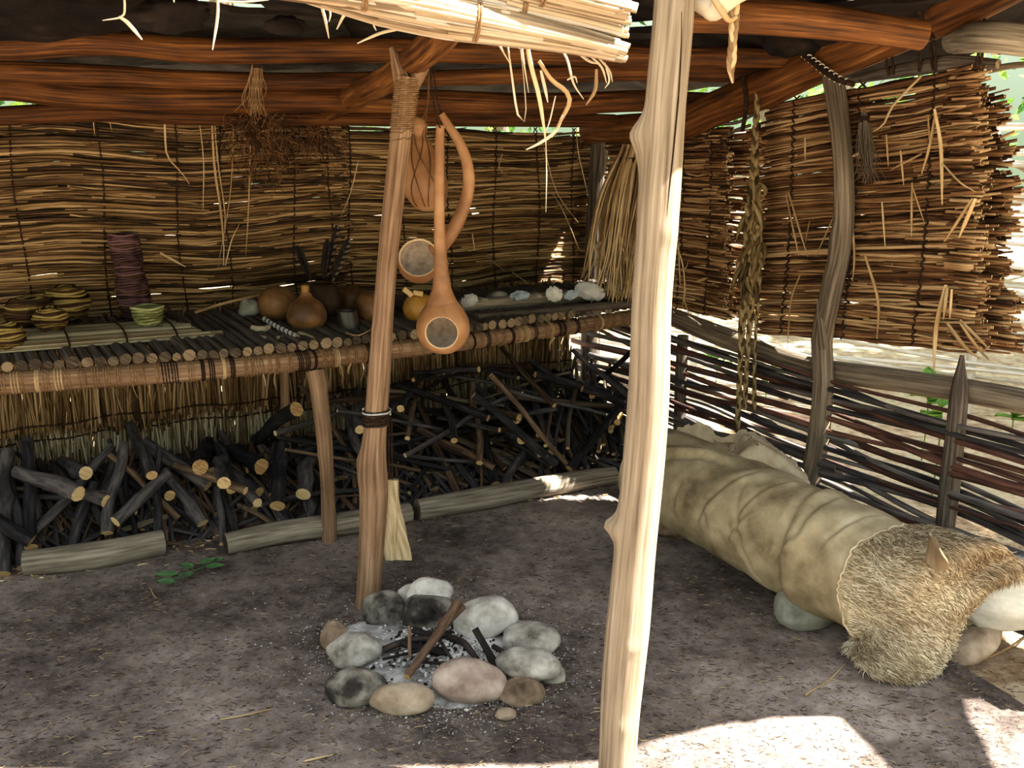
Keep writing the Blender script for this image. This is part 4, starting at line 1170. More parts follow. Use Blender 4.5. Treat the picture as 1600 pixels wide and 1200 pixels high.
rpole('pole_end', [pw(RW, 1395, 84, -.2), pw(RW, 1455, 76, -.32)], [.035, .034], 'smaller pole stub outside under the heavy rafter, in daylight', [m_bark2, m_bone])
# hanging pole of the right mats
HP = rpole('mat_hanger', [pw(RW, 1335, 124, -.05), pw(RW, 1420, 108, -.06), pw(RW, 1490, 98, -.07), pw(RW, 1560, 100, -.08)], [.018, .026, .03, .016], 'slim dark pole from which the broad reed mat hangs', [m_dark, m_cutdk], 'pole')
for u in (1385, 1395, 1438, 1455, 1460, 1530, 1536):
    mb = MB(); v = 108 - (u - 1420) * .12
    tube(mb, cr([pw(RW, u + rng.uniform(-5, 5), v + 6, -.03), pw(RW, u, v - 20, -.02), pw(RW, u + rng.uniform(-6, 6), v - 52 - (u - 1385) * .15, -.02)], 10), .006, 5)
    mb.build('hanging_tie', m_cord, HP)
rpole('thin_branch', [pw(RW, 1545, 110, -.1), pw(RW, 1580, 103, -.1), pw(RW, 1640, 98, -.1)], [.012, .011, .009], 'thin bare branch reaching out from the mat hanger into daylight', [m_bark3, m_cut], 'branch', seg=8)
# mat hanger tangle by the corner
for i, p in enumerate([[(1075, 205), (1110, 195), (1150, 192), (1180, 178)], [(1068, 198), (1100, 190), (1140, 172)], [(1130, 212), (1160, 200), (1172, 196)], [(1080, 185), (1098, 205), (1106, 225)]]):
    rpole('thin_branch', [pw(RW, u, v, -.02) for u, v in p], [.010, .007], ['lowest of the dark twigs tied over the narrow corner mat', 'uppermost dark twig over the narrow corner mat', 'short dark twig by the top of the leaf braid', 'bent dark twig crossing the others over the narrow corner mat'][i], [m_dark, m_cutdk], 'branch', seg=6, n=14)
for k in range(3):
    u = 1168 - k * 4
    mb = MB()
# lashings on the heavy rafter
def bark_twist(pts, r, label):
    mb = MB(); tube(mb, cr(pts, 20), r, 6, flat=.5); return tag(mb.build('bast_tie', m_cord), label, 'tie')
bark_twist([pw(RW, 1432, -10, .10), pw(RW, 1440, 30, .11), pw(RW, 1458, 62, .10)], .012, 'dark bast tie binding the short roof pole to the heavy rafter')
bark_twist([pw(RW, 1160, 120, .10), pw(RW, 1166, 160, .10), pw(RW, 1160, 205, .06)], .010, 'bast tie hanging at the head of the leaf braid')
# banded cord over the crooked post
root = empty('banded_cord', pw(RW, 1330, 125, .07), 'black and white banded cord slung over the head of the crooked post', 'cord')
P = cr([pw(RW, 1232, 75, .10), pw(RW, 1255, 85, .11), pw(RW, 1285, 108, .11), pw(RW, 1310, 124, .10), pw(RW, 1335, 132, .07)], 60)
mb = MB(); tube(mb, P, [.004, .010, .014, .014, .010], 8); mb.build('cord_body', m_cord, root)
mb = MB()
for k in range(10, 58, 4):
    T, Nn, Bb = frames(P[k - 2:k + 3]); ph = np.linspace(-.8, 3.2, 12)
    rr = np.interp(k, [0, 15, 30, 45, 60], [.004, .010, .014, .014, .010]) + .0015
    tube(mb, P[k] + rr * (np.cos(ph)[:, None] * Nn[2] + np.sin(ph)[:, None] * -Bb[2]) + np.linspace(-.006, .006, 12)[:, None] * T[2], .0028, 5)
mb.build('pale_stripe', m_white, root)

# ------------------------------------------------------------------ bark slabs of the roof
def roof_z(x, y):
    # above the poles, sloping down to the back wall
    o = (x - BW[0][0]) * BW[2][0] + (y - BW[0][1]) * BW[2][1]
    zr = 1.87 + .17 * np.clip(o, -.6, 1.2)
    z = float(min(2.10, zr + .06) if o < 1.2 else 2.10)
    # and down to the heavy rafter beside the fence
    o2 = (x - RW[0][0]) * RW[2][0] + (y - RW[0][1]) * RW[2][1]
    w = min(1, max(0, (y - 3.5) / .5))
    return z * (1 - w) + w * min(z, 2.0 + .3 * min(.5, max(o2, -.3)))
def front_y(x):  # unseen edge, its steps shaped to lay sun on pole and floor
    return np.interp(x, [-4.5, -.9, -.4, .1, .48, .54, .70, .76, 1.80, 1.9, 2.30, 2.48, 2.56, 2.80, 2.88, 3.2, 4], [1.3, 2.15, 2.26, 2.30, 2.30, 2.16, 2.16, 2.29, 2.335, 2.42, 2.56, 2.56, 2.22, 2.22, 2.66, 2.7, 2.95])
def back_y(x):  # overhang extended past the fence side to keep sun off hide and mats
    t = (x - BW[0][0]) / BW[1][0]
    yb = BW[0][1] + BW[1][1] * t + .35
    if x > .42: yb = min(yb, max(6.40 - 1.95 * (x - .42), 3.75 if x > 1.65 else 3.9))
    return yb
SL = ['dark bark slab of the roof, its edge over the short roof pole', 'dark bark slab of the roof above the long poles']
xs = [-4.0, -2.9, -1.8, -.75, .30, 1.32, 2.30, 3.2]
k = 0
for i in range(len(xs) - 1):
    x0, x1 = xs[i] - .10, xs[i + 1] + .10
    for j in range(4):
        n, m = 44, 20
        g = np.zeros((n, m, 3))
        for a in range(n):
            for b in range(m):
                x = x0 + (x1 - x0) * a / (n - 1)
                fy, by = front_y(x), max(back_y(x), front_y(x) + .3)
                w = (by - fy) / 4
                y = fy + w * j - .07 * (j > 0) + (w + .14 - .07 * (j == 0) * 1) * b / (m - 1)
                z = roof_z(x, y) + .03 + .030 * ((i + j) % 2) + .018 * (j % 2) + .03 * mnoise.noise(Vector((x * 2.1, y * 2.1, i + j * 3))) + .014 * mnoise.noise(Vector((x * 7, y * 7, 3)))
                g[a, b] = (x, y, z)
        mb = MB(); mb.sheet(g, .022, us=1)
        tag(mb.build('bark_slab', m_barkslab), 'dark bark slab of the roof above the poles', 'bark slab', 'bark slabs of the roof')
# curled bark lumps showing under the roof
for (u, v, y, w, lab) in [(262, 22, 2.95, .09, 'lumpy curled bark piece hanging under the roof above the uppermost pole'), (445, 40, 3.25, .05, 'small curled bark piece under the roof next to the eave bundles'), (1235, 66, 4.1, .10, 'scaly bark piece under the roof near the banded cord')]:
    X = py(u, v, y); mb = MB(); blob(mb, X, (w * 1.3, w, w * .55), .35, 2.2, 3); tag(mb.build('bark_curl', m_barkslab), lab, 'bark')

# ------------------------------------------------------------------ eave bundles
def bundle(label, pts, r, n, seed, tie=(.55,), cut=(0.0, .0), spread=1.0, mats=None, L0=(.0, .12)):
    root = empty('reed_bundle', pts[len(pts) // 2], label, 'reed bundle')
    mb = MB(); P = cr(pts, 30); T, Nn, Bb = frames(P); R = ip(r, 30)
    for k in range(n):
        a = rng.uniform(0, 6.28); q = math.sqrt(rng.random()) if rng.random() < .5 else rng.uniform(.85, 1.0)
        i0 = int(rng.random() ** 2 * 14); i1 = 30 - int(rng.random() ** 6 * 9)
        ww = rng.uniform(-.3, .3)
        ang = a + ww * np.linspace(0, 1, i1 - i0)
        Q = P[i0:i1] + (q * R[i0:i1] * np.cos(ang))[:, None] * Nn[i0:i1] + (q * R[i0:i1] * np.sin(ang))[:, None] * Bb[i0:i1]
        Q = Q + (rng.uniform(-.012, .012) * T[-1])
        w = rng.uniform(.004, .009)
        tube(mb, Q[::2] if len(Q) > 8 else Q, [w, w, w * .9], 5, 0, 1, flat=rng.uniform(.3, .7), roll=a)
    mb.build('reed_layer', mats or [m_reededge, m_reedend], root)
    for t in tie:
        i = int(t * 29); mb = MB(); ph = np.linspace(0, 6.28 * 2, 40)
        tube(mb, P[i] + (R[i] + .004) * (np.cos(ph)[:, None] * Nn[i] + np.sin(ph)[:, None] * Bb[i]) + np.linspace(-.006, .006, 40)[:, None] * T[i], .003, 5)
        mb.build('binding_cord', m_cordlt, root)
    return root
E1 = bundle('lowest reed bundle of the eave, its square cut end beside the front pole', [py(480, -16, 2.13), py(600, 6, 2.17), py(700, 25, 2.2), py(800, 44, 2.23), py(900, 64, 2.26), py(974, 82, 2.28)], [.02, .04, .044, .034, .024, .017], 130, 1)
E2 = bundle('thin middle reed bundle of the eave squeezed between two thicker ones', [py(640, -40, 2.18), py(740, -12, 2.21), py(830, 14, 2.24), py(910, 32, 2.27), py(978, 49, 2.29)], [.02, .016, .012, .010, .009], 40, 2)
E3 = bundle('topmost visible reed bundle of the eave, brightest in the sun', [py(700, -70, 2.2), py(820, -24, 2.22), py(920, 4, 2.25), py(984, 20, 2.27)], [.035, .03, .024, .02], 90, 3)
E4 = bundle('thin edge bundle of the eave over the forked post, reaching past the photo top', [py(300, -45, 2.05), py(450, -28, 2.1), py(580, -8, 2.14), py(700, 12, 2.19), py(800, 28, 2.22)], [.03, .03, .03, .026, .02], 90, 4)
for par, pts, w in [
    (E1, [(792, 60), (800, 120), (808, 175), (816, 190), (822, 180), (818, 120), (812, 70)], .0045), (E1, [(820, 40), (828, 95), (842, 150), (850, 200), (853, 225)], .0085),
    (E1, [(853, 222), (854, 270), (853, 332)], .0022), (E1, [(880, 180), (868, 205), (846, 222), (822, 234)], .007), (E1, [(842, 95), (862, 125), (884, 142), (890, 160), (878, 185), (862, 215)], .009), (E1, [(868, 150), (860, 185), (852, 210)], .003),
    (E1, [(866, 65), (885, 90), (896, 130), (912, 155)], .005), (E1, [(900, 80), (920, 95), (935, 100)], .006), (E1, [(920, 85), (940, 105), (948, 130)], .005), (E1, [(935, 90), (952, 110), (957, 128)], .005), (E1, [(932, 108), (930, 140), (916, 164)], .008),
    (E1, [(945, 98), (952, 125), (945, 138)], .004), (E1, [(738, 30), (760, 32), (780, 70), (796, 98)], .005), (E1, [(780, 30), (792, 60), (812, 76)], .006), (E1, [(640, 42), (600, 50), (575, 60), (558, 68)], .006), (E1, [(560, 18), (540, 22), (526, 46)], .006),
    (E1, [(585, 22), (584, 38), (588, 48)], .004), (E1, [(814, 30), (818, 60), (816, 80), (826, 145)], .004), (E1, [(845, 110), (852, 140), (856, 160)], .007), (E1, [(886, 125), (898, 120), (902, 130)], .004),
    (E4, [(340, -10), (340, 25), (332, 78)], .006), (E4, [(192, -20), (195, 10), (190, 26), (160, 32)], .004), (E4, [(186, 26), (200, 36), (222, 62)], .007), (E4, [(498, -5), (508, 30), (514, 60)], .006), (E4, [(510, -5), (516, 20), (514, 34)], .004), (E4, [(525, -5), (532, 15)], .005),
    (E4, [(340, 2), (380, 3), (420, 0)], .004), (E4, [(270, -10), (272, 4)], .004), (E3, [(848, -6), (850, 20)], .004)]:
    strand(par, [py(u, v, 2.2 + .0003 * (u - 600) + .01) for u, v in pts], w * .62, m_strawlt if w < .0075 else m_straw, n=14)
# eave piece beyond the pole
o = rpole('eave_pole', [py(1086, 4, 2.36), py(1105, 12, 2.34), py(1118, 16, 2.33), py(1150, -12, 2.3), py(1210, -50, 2.3)], [.016, .022, .024, .03, .03], 'pale pole end at the eave just beyond the front pole, with a white rind', [m_strawlt, m_cut], 'pole')
root = empty('hanging_straw', py(1145, 130, 2.31), 'twist of dry straw hanging from the eave just beyond the front pole', 'straw')
braid(root, [py(1146, -10, 2.31), py(1147, 30, 2.31), py(1144, 80, 2.31), py(1142, 108, 2.31), py(1145, 130, 2.31)], [.007, .0065, .005, .006, .001], m_straw, n=60, r=.002, name='straw_braid', k=5)
mb = MB(); tube(mb, cr([py(1112, -6, 2.3), py(1128, 18, 2.29), py(1140, 32, 2.3), py(1152, 26, 2.3)], 16), [.006, .008, .007, .004], 6, flat=.4); mb.build('straw_blade', m_straw, root)
# eave bundles outside the frame, left and right, carry the roof edge on
for lab, a, b in [('long reed bundle along the eave beyond the frame, left stretch', (-3.6, 1.50, 2.10), (-.55, 2.12, 2.12)), ]:
    bundle('reed bundle carrying on the eave towards the open side', [arr(*a), (arr(*a) + arr(*b)) / 2, arr(*b)], .06, 110, 5)
# ------------------------------------------------------------------ hide-covered roll
A0, A1 = arr(.64, 4.14, .28), arr(1.25, 3.00, .25)
root = empty('hide_bed', arr(.9, 3.55, .06), 'long tan buckskin bed roll with a fur end lying by the fence on stones', 'hide')
n, m = 220, 96
ax = (A1 - A0); LN = np.linalg.norm(ax); ax /= LN
sd = np.cross(ax, arr(0, 0, 1)); sd /= np.linalg.norm(sd); up = np.cross(sd, ax)   # sd points to the camera side or away
if sd[0] > 0: sd = -sd
up = arr(0, 0, 1) - ax * ax[2]; up /= np.linalg.norm(up)
CREASE = [(.32, .03, .006, .012, -.5, .6), (.40, -.05, .006, .010, -.7, .3), (.47, .06, .009, .011, -.3, 1.5), (.53, -.02, .006, .009, -.8, .4), (.585, .04, .009, .010, .3, 1.9), (.64, .09, .008, .009, -.9, .7), (.78, -.03, .007, .010, .4, 1.9), (.83, .10, .009, .009, -.7, .7), (.88, .03, .007, .010, .5, 1.8)]
V = np.zeros((n, m, 3))
for i in range(n):
    t = i / (n - 1)
    r = np.interp(t, [0, .08, .25, .55, .8, 1], [.19, .195, .195, .20, .205, .20])
    for j in range(m):
        a = 2 * math.pi * j / m
        ca, sa = math.cos(a), math.sin(a)       # ca: camera side, sa: up
        # wrinkles running round the roll near the fur end, soft dents elsewhere
        wv = .0045 * math.sin(38 * t + 2.2 * math.sin(a * 1.1 + 1) + 3 * mnoise.noise(Vector((t * 5, a, 2)))) * np.interp(t, [0, .35, .6, 1], [.15, .25, 1, 1.0])
        wv += .009 * mnoise.noise(Vector((t * 6, ca * 1.5, sa * 1.5))) + .004 * mnoise.noise(Vector((t * 18, ca * 4, sa * 4)))
        # a sharp fold line along the far upper front
        if t < .42:
            fl = a - min(1.28, .35 + 3.3 * t) - .05 * math.sin(t * 20)
            e_ = min(1, t / .04) * min(1, (.42 - t) / .10)
            wv += e_ * (.020 * math.exp(-((fl - .13) / .12) ** 2) - .016 * math.exp(-((fl + .05) / .05) ** 2))
        # short creases pulled round the roll
        for t0, sl, am, w_, a0, a1 in CREASE:
            d_ = t - t0 - sl * (a - 1)
            if abs(d_) < .06:
                ee = min(1, max(0, (a - a0) / .35)) * min(1, max(0, (a1 - a) / .35))
                wv += ee * am * (-math.exp(-(d_ / w_) ** 2) + .8 * math.exp(-((d_ - 2 * w_) / (1.4 * w_)) ** 2))
        # one deep fold three quarters along
        wv += -.012 * math.exp(-((t - .70 - .05 * math.cos(a)) / .014) ** 2) + .007 * math.exp(-((t - .735 - .05 * math.cos(a)) / .022) ** 2)
        wv += -.010 * math.exp(-((t - .60 + .10 * math.sin(a)) / .010) ** 2) * max(0, ca)
        rr = r + wv
        fx = 1.08
        V[i, j] = A0 + ax * (LN * t) + sd * (ca * rr * fx) + up * (sa * rr)
        V[i, j, 2] = max(V[i, j, 2], .055)
mb = MB(); mb.grid(V, closed=True, us=1)
mb.ngon(V[0][::-1]); mb.ngon(V[-1])
HIDE = mb.build('hide_wrap', m_hide, root)

# rumpled flap on the far end
def pxgrid(rows, n, m):
    """rows: list of lists of (u, v, y) -> n x m grid by Catmull-Rom both ways"""
    R = [cr(np.array([py(*q) for q in row]), m) for row in rows]
    R = np.array(R)
    return np.stack([cr(R[:, j], n) for j in range(m)], 1)
rows = [[(1034, 744, 3.84), (1060, 737, 3.83), (1110, 730, 3.85), (1170, 724, 3.88), (1215, 732, 3.88), (1264, 756, 3.82)],
        [(1034, 724, 3.88), (1055, 721, 3.86), (1105, 722, 3.88), (1150, 716, 3.90), (1185, 698, 3.93), (1258, 742, 3.88)],
        [(1034, 706, 3.98), (1050, 710, 3.98), (1098, 716, 4.02), (1150, 712, 4.02), (1180, 690, 4.0), (1250, 734, 3.96)],
        [(1034, 692, 4.08), (1058, 692, 4.08), (1092, 700, 4.10), (1146, 698, 4.10), (1176, 684, 4.05), (1242, 724, 4.02)],
        [(1036, 690, 4.16), (1050, 682, 4.16), (1092, 662, 4.14), (1132, 684, 4.13), (1172, 676, 4.1), (1236, 722, 4.06)]]
g = pxgrid(rows, 30, 60)
for i in range(30):
    for j in range(60):
        w_ = .3 + .7 * i / 29
        g[i, j, 2] += w_ * (.016 * mnoise.noise(Vector((g[i, j, 0] * 22, g[i, j, 1] * 22, 3))) + .010 * mnoise.noise(Vector((g[i, j, 0] * 50, g[i, j, 1] * 50, 8))))
        g[i, j, 1] += .012 * mnoise.noise(Vector((g[i, j, 0] * 26, i * .2, 5)))
mb = MB(); mb.sheet(g, .008, 0, 1)
tag(mb.build('hide_flap', [m_hide, m_hideedge], root), 'rumpled turned-back flap of hide')
q = g[9:27, 22:40] + arr(0, -.004, .004)
mb = MB(); mb.sheet(q, .003); tag(mb.build('hair_lining', m_furbr, root), 'brown hairy inner side showing in the hollow of the flap')
mb = MB(); tube(mb, jit(g[-1], .004), .006, 6, flat=.7); mb.build('flap_rim', m_hideedge, root)
mb = MB(); tube(mb, jit(g[0] + arr(0, -.004, .0), .002), .006, 6, flat=.7); mb.build('flap_edge', m_hideedge, HIDE.parent)

# fur end
def P3(u, v, z): return pg(u, v, z)
ring = V[n - 1]
cen_ = ring.mean(0)
def rg(a):
    x = (a % (2 * math.pi)) / (2 * math.pi) * m; k = int(x); f = x - k
    q = ring[k % m] * (1 - f) + ring[(k + 1) % m] * f
    return cen_ + (q - cen_) * 1.04 - ax * (.03 + .02 * math.sin(a * 3))
rows = [[rg(-1.15), rg(-.6), rg(.1), rg(.8), rg(1.5), rg(2.2)],
        [P3(1326, 1012, .03), P3(1356, 985, .13), P3(1400, 930, .30), P3(1446, 882, .41), P3(1492, 852, .45), P3(1545, 850, .44)],
        [P3(1338, 1040, .03), P3(1385, 1020, .10), P3(1440, 966, .21), P3(1482, 912, .31), P3(1524, 880, .36), P3(1580, 868, .38)],
        [P3(1362, 1058, .02), P3(1412, 1047, .06), P3(1464, 998, .13), P3(1498, 945, .23), P3(1540, 904, .31), P3(1600, 884, .34)],
        [P3(1402, 1066, .01), P3(1445, 1054, .02), P3(1488, 1012, .06), P3(1510, 954, .17), P3(1548, 918, .26), P3(1615, 902, .30)]]
R = np.array([cr(np.array(r), 60) for r in rows])
g = np.stack([cr(R[:, j], 40) for j in range(60)], 1)
for i in range(40):
    for j in range(60):
        x = i / 39; y = j / 59
        g[i, j, 2] += .018 * math.sin(y * 13 + 2 * x) * x * (1 - abs(2 * y - 1) * .5) + .008 * mnoise.noise(Vector((x * 5, y * 7, 1)))
        g[i, j, 2] = max(g[i, j, 2], .012)
mb = MB(); mb.sheet(g, .007, 0, 1)
FUR = mb.build('fur_skin', [m_furbase, m_hideedge], root)
du = np.gradient(g, axis=0); dv = np.gradient(g, axis=1); NN = np.cross(du, dv); NN /= np.linalg.norm(NN, axis=2, keepdims=True) + 1e-9
if NN[..., 2].mean() < 0: NN = -NN
def fur(name, count, jlo, jhi, mat, ln=(.025, .045)):
    mb = MB()
    for k in range(count):
        i = rng.uniform(0, 38.9); j = rng.uniform(jlo, jhi - .01)
        a, b = int(i), int(j); p = g[a, b] + (g[a + 1, b] - g[a, b]) * (i - a) + (g[a, min(b + 1, 59)] - g[a, b]) * (j - b)
        nrm = NN[a, b]
        d = du[a, b] / (np.linalg.norm(du[a, b]) + 1e-9)
        sdv = dv[a, b] / (np.linalg.norm(dv[a, b]) + 1e-9)
        fl = d * rng.uniform(.6, 1.0) + sdv * (rng.gauss(0, .25) + .5 * mnoise.noise(Vector((i * .15, j * .15, 8)))) + nrm * rng.uniform(.18, .40)
        fl /= np.linalg.norm(fl)
        L = rng.uniform(*ln)
        q1 = p + fl * L * .5 + nrm * L * .08; q2 = p + fl * L - nrm * L * .12
        tube(mb, np.array([p, q1, q2]), [.0016, .0014, .0004], 3, 0, None)
    o = mb.build(name, mat, root); return o
tag(fur('fur_hair', 9000, 0, 44, m_fur), 'pale grey-tan fur', None, None, 'stuff')
tag(fur('fur_hair', 4200, 36, 59, m_furbr, (.03, .05)), 'browner fur along the back edge', None, None, 'stuff')
# raw edge along the open end and an ear-like fold
mb = MB(); tube(mb, jit(g[-1][28:] + arr(0, -.003, .002), .002), .007, 6, flat=.8); mb.build('hide_edge', m_hideedge, root)
mb = MB(); tube(mb, jit(g[0][4:50] + NN[0][4:50] * .004, .003), .004, 6, flat=.8); tag(mb.build('hide_seam', m_hideedge, root), 'ragged seam where the hide meets the fur')
rows = [[P3(1446, 874, .43), P3(1462, 889, .42), P3(1480, 888, .42)], [P3(1452, 854, .47), P3(1466, 872, .46), P3(1482, 878, .45)], [P3(1454, 838, .51), P3(1462, 852, .50), P3(1474, 864, .49)], [P3(1454, 832, .52), P3(1457, 837, .52), P3(1462, 845, .51)]]
e = np.array([cr(np.array(r), 10) for r in rows]); e = np.stack([cr(e[:, j], 10) for j in range(10)], 1)
mb = MB(); mb.sheet(e, .006, 0, 1); tag(mb.build('ear_flap', [m_furbr, m_furbr], root), 'small brown ear-like flap')
# stones that carry it
def stone(label, c, rad, mat, rot=0, tilt=0, rough=.14, planes=6, name='stone', floor=-.02, seed=None):
    mb = MB(); blob(mb, c, rad, rough, 1.5, planes, rot=rot, tilt=tilt, floor=floor, seed=seed)
    return tag(mb.build(name, mat), label, 'stone')
stone('brownish boulder under the far end of the hide roll, next to the front pole', pg(1055, 815, .055), (.12, .10, .085), m_stonebr, .2)
stone('small dark stone in the shade under the hide roll, next to the brownish boulder', pg(1112, 830, .03), (.05, .05, .045), m_stonesoot, 1)
stone('greenish-grey angular stone under the middle of the hide roll', pg(1258, 950, .06), (.13, .095, .08), m_stonegr, .35, .1, .1, 9, seed=31.7)
stone('pale flaky block beyond the open fur end of the hide roll', arr(1.66, 3.12, .17), (.20, .14, .15), m_stonelt, -.3, .1, .25, 11)
stone('flat brown-rimmed slab on the floor at the fur end', pg(1522, 1005, .03), (.13, .075, .045), m_stonebr, .5, -.25, .1, 8)
# stone behind carrying the bed

m_ashg = M('ash_dust', [(104, 100, 96), (150, 146, 141), (190, 187, 182)], (20, 20, 20), 3, 0, .95, coord='Object', island=.8)
m_ashw = M('white_ash_flake', [(150, 148, 144), (206, 204, 200), (228, 226, 222)], (20, 20, 20), 3, .2, .95, coord='Object')
# ------------------------------------------------------------------ fire ring
mb = MB()
n, m = 16, 48
C = pg(690, 1018, 0)
g = np.zeros((n, m, 3))
for i in range(n):
    for j in range(m):
        a = 2 * math.pi * j / m; r = .36 * i / (n - 1) * (1 + .10 * math.sin(3 * a) + .06 * math.sin(5 * a + 1)) + .003
        x, y = C[0] + 1.02 * r * math.cos(a), C[1] + .95 * r * math.sin(a)
        t = i / (n - 1)
        g[i, j] = (x, y, fz(x, y) + .045 * (1 - t ** 1.6) - .006 * t + .012 * mnoise.noise(Vector((x * 16, y * 16, 2))) * (1 - t))
mb.grid(g, closed=True)
tag(mb.build('wood_ash', m_ash), 'pale ash bed inside the stone fire ring', 'ash', None, 'stuff')
def fst(label, u, v, w, h, mat, y=None, rot=0, tilt=0, dz=None, planes=6, depth=.8, rough=.12, seed=None):
    """w, h in pixels of the photo at the stone's centre"""
    X = pg(u, v, .05); k = px_m(X)
    rx, rz = w * 1.08 / 2 / k, h * 1.08 / 2 / k
    dep = rx * depth
    rz2 = math.sqrt(max((rz ** 2 - (dep * .5) ** 2) / .75, (.45 * rz) ** 2)) if rz < 3 * dep else rz
    zc = rz2 * .8 if dz is None else dz
    X = pg(u, v, zc)
    return stone(label, X, (rx * 1.06, dep, rz2 * 1.08), mat, rot, tilt, rough, planes, 'fire_stone', -.015, seed)
fst('soot-blackened fire stone touching the foot of the forked post', 598, 951, 60, 52, m_stonesoot, depth=.75, planes=8)
fst('rounded grey stone standing highest at the back of the fire ring', 672, 927, 62, 42, m_stone, dz=.115, depth=.8)
fst('sooty stone leaning before the highest grey stone at the back of the ring', 668, 956, 78, 52, m_stonesoot, depth=.7, dz=.08)
fst('large rounded stone tilted up on the far right side of the ring with pale back', 758, 968, 90, 62, m_stone, depth=.8, planes=5, tilt=-.2, dz=.075)
fst('boxy grey-tan stone beyond the flattest pale stone', 829, 1001, 84, 54, m_stone, depth=.8, planes=8)
fst('flattest and palest oval stone of the fire ring', 827, 1037, 92, 46, m_stone, depth=.62, planes=2, tilt=.12, dz=.065, rough=.06)
fst('largest pinkish-brown stone at the front of the fire ring', 733, 1064, 105, 62, m_stonepk, depth=.68, planes=3, tilt=.14, rough=.07)
fst('half-buried mottled stone between the pinkish stone and the floor litter', 815, 1084, 70, 46, m_stonebr, depth=.8, planes=6, dz=.012)
fst('loaf-shaped tan stone at the front of the fire ring', 629, 1092, 90, 46, m_stonebr, depth=.62, planes=4, rough=.08)
fst('dark sooty brown stone next to the loaf-shaped one', 556, 1074, 84, 56, m_stonesoot, depth=.8, planes=6)
fst('ash-grey stone on the near side of the sooty brown one, facing the woodpile', 553, 1017, 80, 54, m_stone, depth=.75, planes=7)
fst('narrow brown stone at the outer edge behind the ash-grey stone', 523, 996, 40, 44, m_stonebr, depth=1.0)
fst('little brown stone lying loose in front of the ring', 790, 1116, 32, 18, m_stonebr, depth=.8)
fst('sunken dark brown stone by the flattest pale stone', 864, 1056, 40, 34, m_stonesoot, depth=.9, dz=.005)
fst('low stone at the back between the sooty post stone and the highest stone', 642, 938, 44, 44, m_stone, depth=.8, dz=.05)
def fstick(label, pts, r, mats, name='burnt_stick'):
    mb = MB(); tube(mb, cr([pg(u, v, z) for u, v, z in pts], 16), r, 9, 0, 1, rough=.08, freq=14, bumps=((.3, 1, r[0] * .5, .015), (.7, 3, r[0] * .5, .015)))
    return tag(mb.build(name, mats), label, 'stick')
fstick('thick brown branch slanting across the fire ring', [(714, 942, .17), (693, 976, .14), (664, 1018, .10), (636, 1058, .065)], [.016, .015, .014, .012], [m_firestick, m_cut])
fstick('short broken branch end beside the upper tip of the thick brown branch', [(724, 948, .15), (705, 968, .13), (690, 985, .10)], [.011, .010, .009], [m_firestick, m_cut])
fstick('charred stick leaning on the large rounded stone', [(742, 982, .13), (755, 1005, .09), (778, 1045, .05)], [.012, .012, .011], [m_char, m_char])
fstick('charred log piece lying in the ash', [(628, 1005, .06), (660, 1012, .065), (700, 1020, .06)], [.012, .013, .013], [m_char, m_char])
fstick('ashen grey stick behind the charred log piece', [(590, 1018, .05), (640, 1000, .06), (680, 998, .065)], [.010, .011, .010], [m_char, m_ash])
fstick('upright thin twig stuck in the ash', [(639, 978, .15), (640, 1000, .11), (641, 1028, .055)], [.005, .005, .0045], [m_firestick, m_cut])
fstick('curved dark stick under the large rounded stone', [(700, 995, .06), (725, 1005, .07), (745, 1030, .05)], [.012, .012, .010], [m_char, m_char])
fstick('dark stick along the inner foot of the sooty leaning stone', [(646, 985, .07), (675, 992, .075), (705, 990, .07)], [.012, .012, .010], [m_char, m_char])
fstick('thin wire-like twig arched over the sooty leaning stone', [(655, 940, .16), (672, 944, .165), (690, 962, .13)], [.003, .003, .003], [m_char, m_char])

# ------------------------------------------------------------------ floor litter
def litter(name, label, count, reg, ln, w, mat, lift=.003):
    mb = MB()
    for k in range(count):
        u, v = reg()
        X = pg(u, v, 0)
        L = rng.uniform(*ln); a = rng.gauss(-.1, .7) if rng.random() < .7 else rng.uniform(0, 3.14)
        d = arr(math.cos(a), math.sin(a), rng.gauss(0, .03)); c = arr(-d[1], d[0], 0) * rng.gauss(0, .10) * L
        P = np.array([X - d * L / 2, X + c, X + d * L / 2])
        for q in P: q[2] = fz(q[0], q[1]) + lift + rng.uniform(0, .003)
        r = rng.uniform(*w)
        tube(mb, P, [r, r, r * .5], 4, 0, None, flat=.45)
    o = mb.build(name, mat, origin=(0, 3, 0))
    return tag(o, label, 'litter', None, 'stuff')
def reg_all():
    return rng.uniform(-60, 1660), 800 + 420 * rng.random() ** 1.1
litter('straw_litter', 'short pale straw bits strewn over the earth floor', 1500, reg_all, (.008, .03), (.0006, .0014), m_straw)
m_litdark = M('brown_needle_litter', [(44, 34, 28), (92, 74, 60), (150, 130, 106)], (6, 2), 2, 0, .9, island=1.0)
litter('needle_litter', 'fine brown needles strewn over the earth floor', 15000, reg_all, (.006, .024), (.0006, .0014), m_litdark, .001)
def reg_wood():
    s = rng.uniform(-.9, 3.0); o = front_off(s) + abs(rng.gauss(.02, .10)); X = wp(BW, s, 0, o)
    x, y, z = X; dep = y * cp + H * sp
    return 800 + F * x / dep, 600 - F * (y * sp - H * cp) / dep
litter('wood_chip_litter', 'wood chips along the foot of the firewood', 420, reg_wood, (.012, .045), (.002, .006), m_chip)
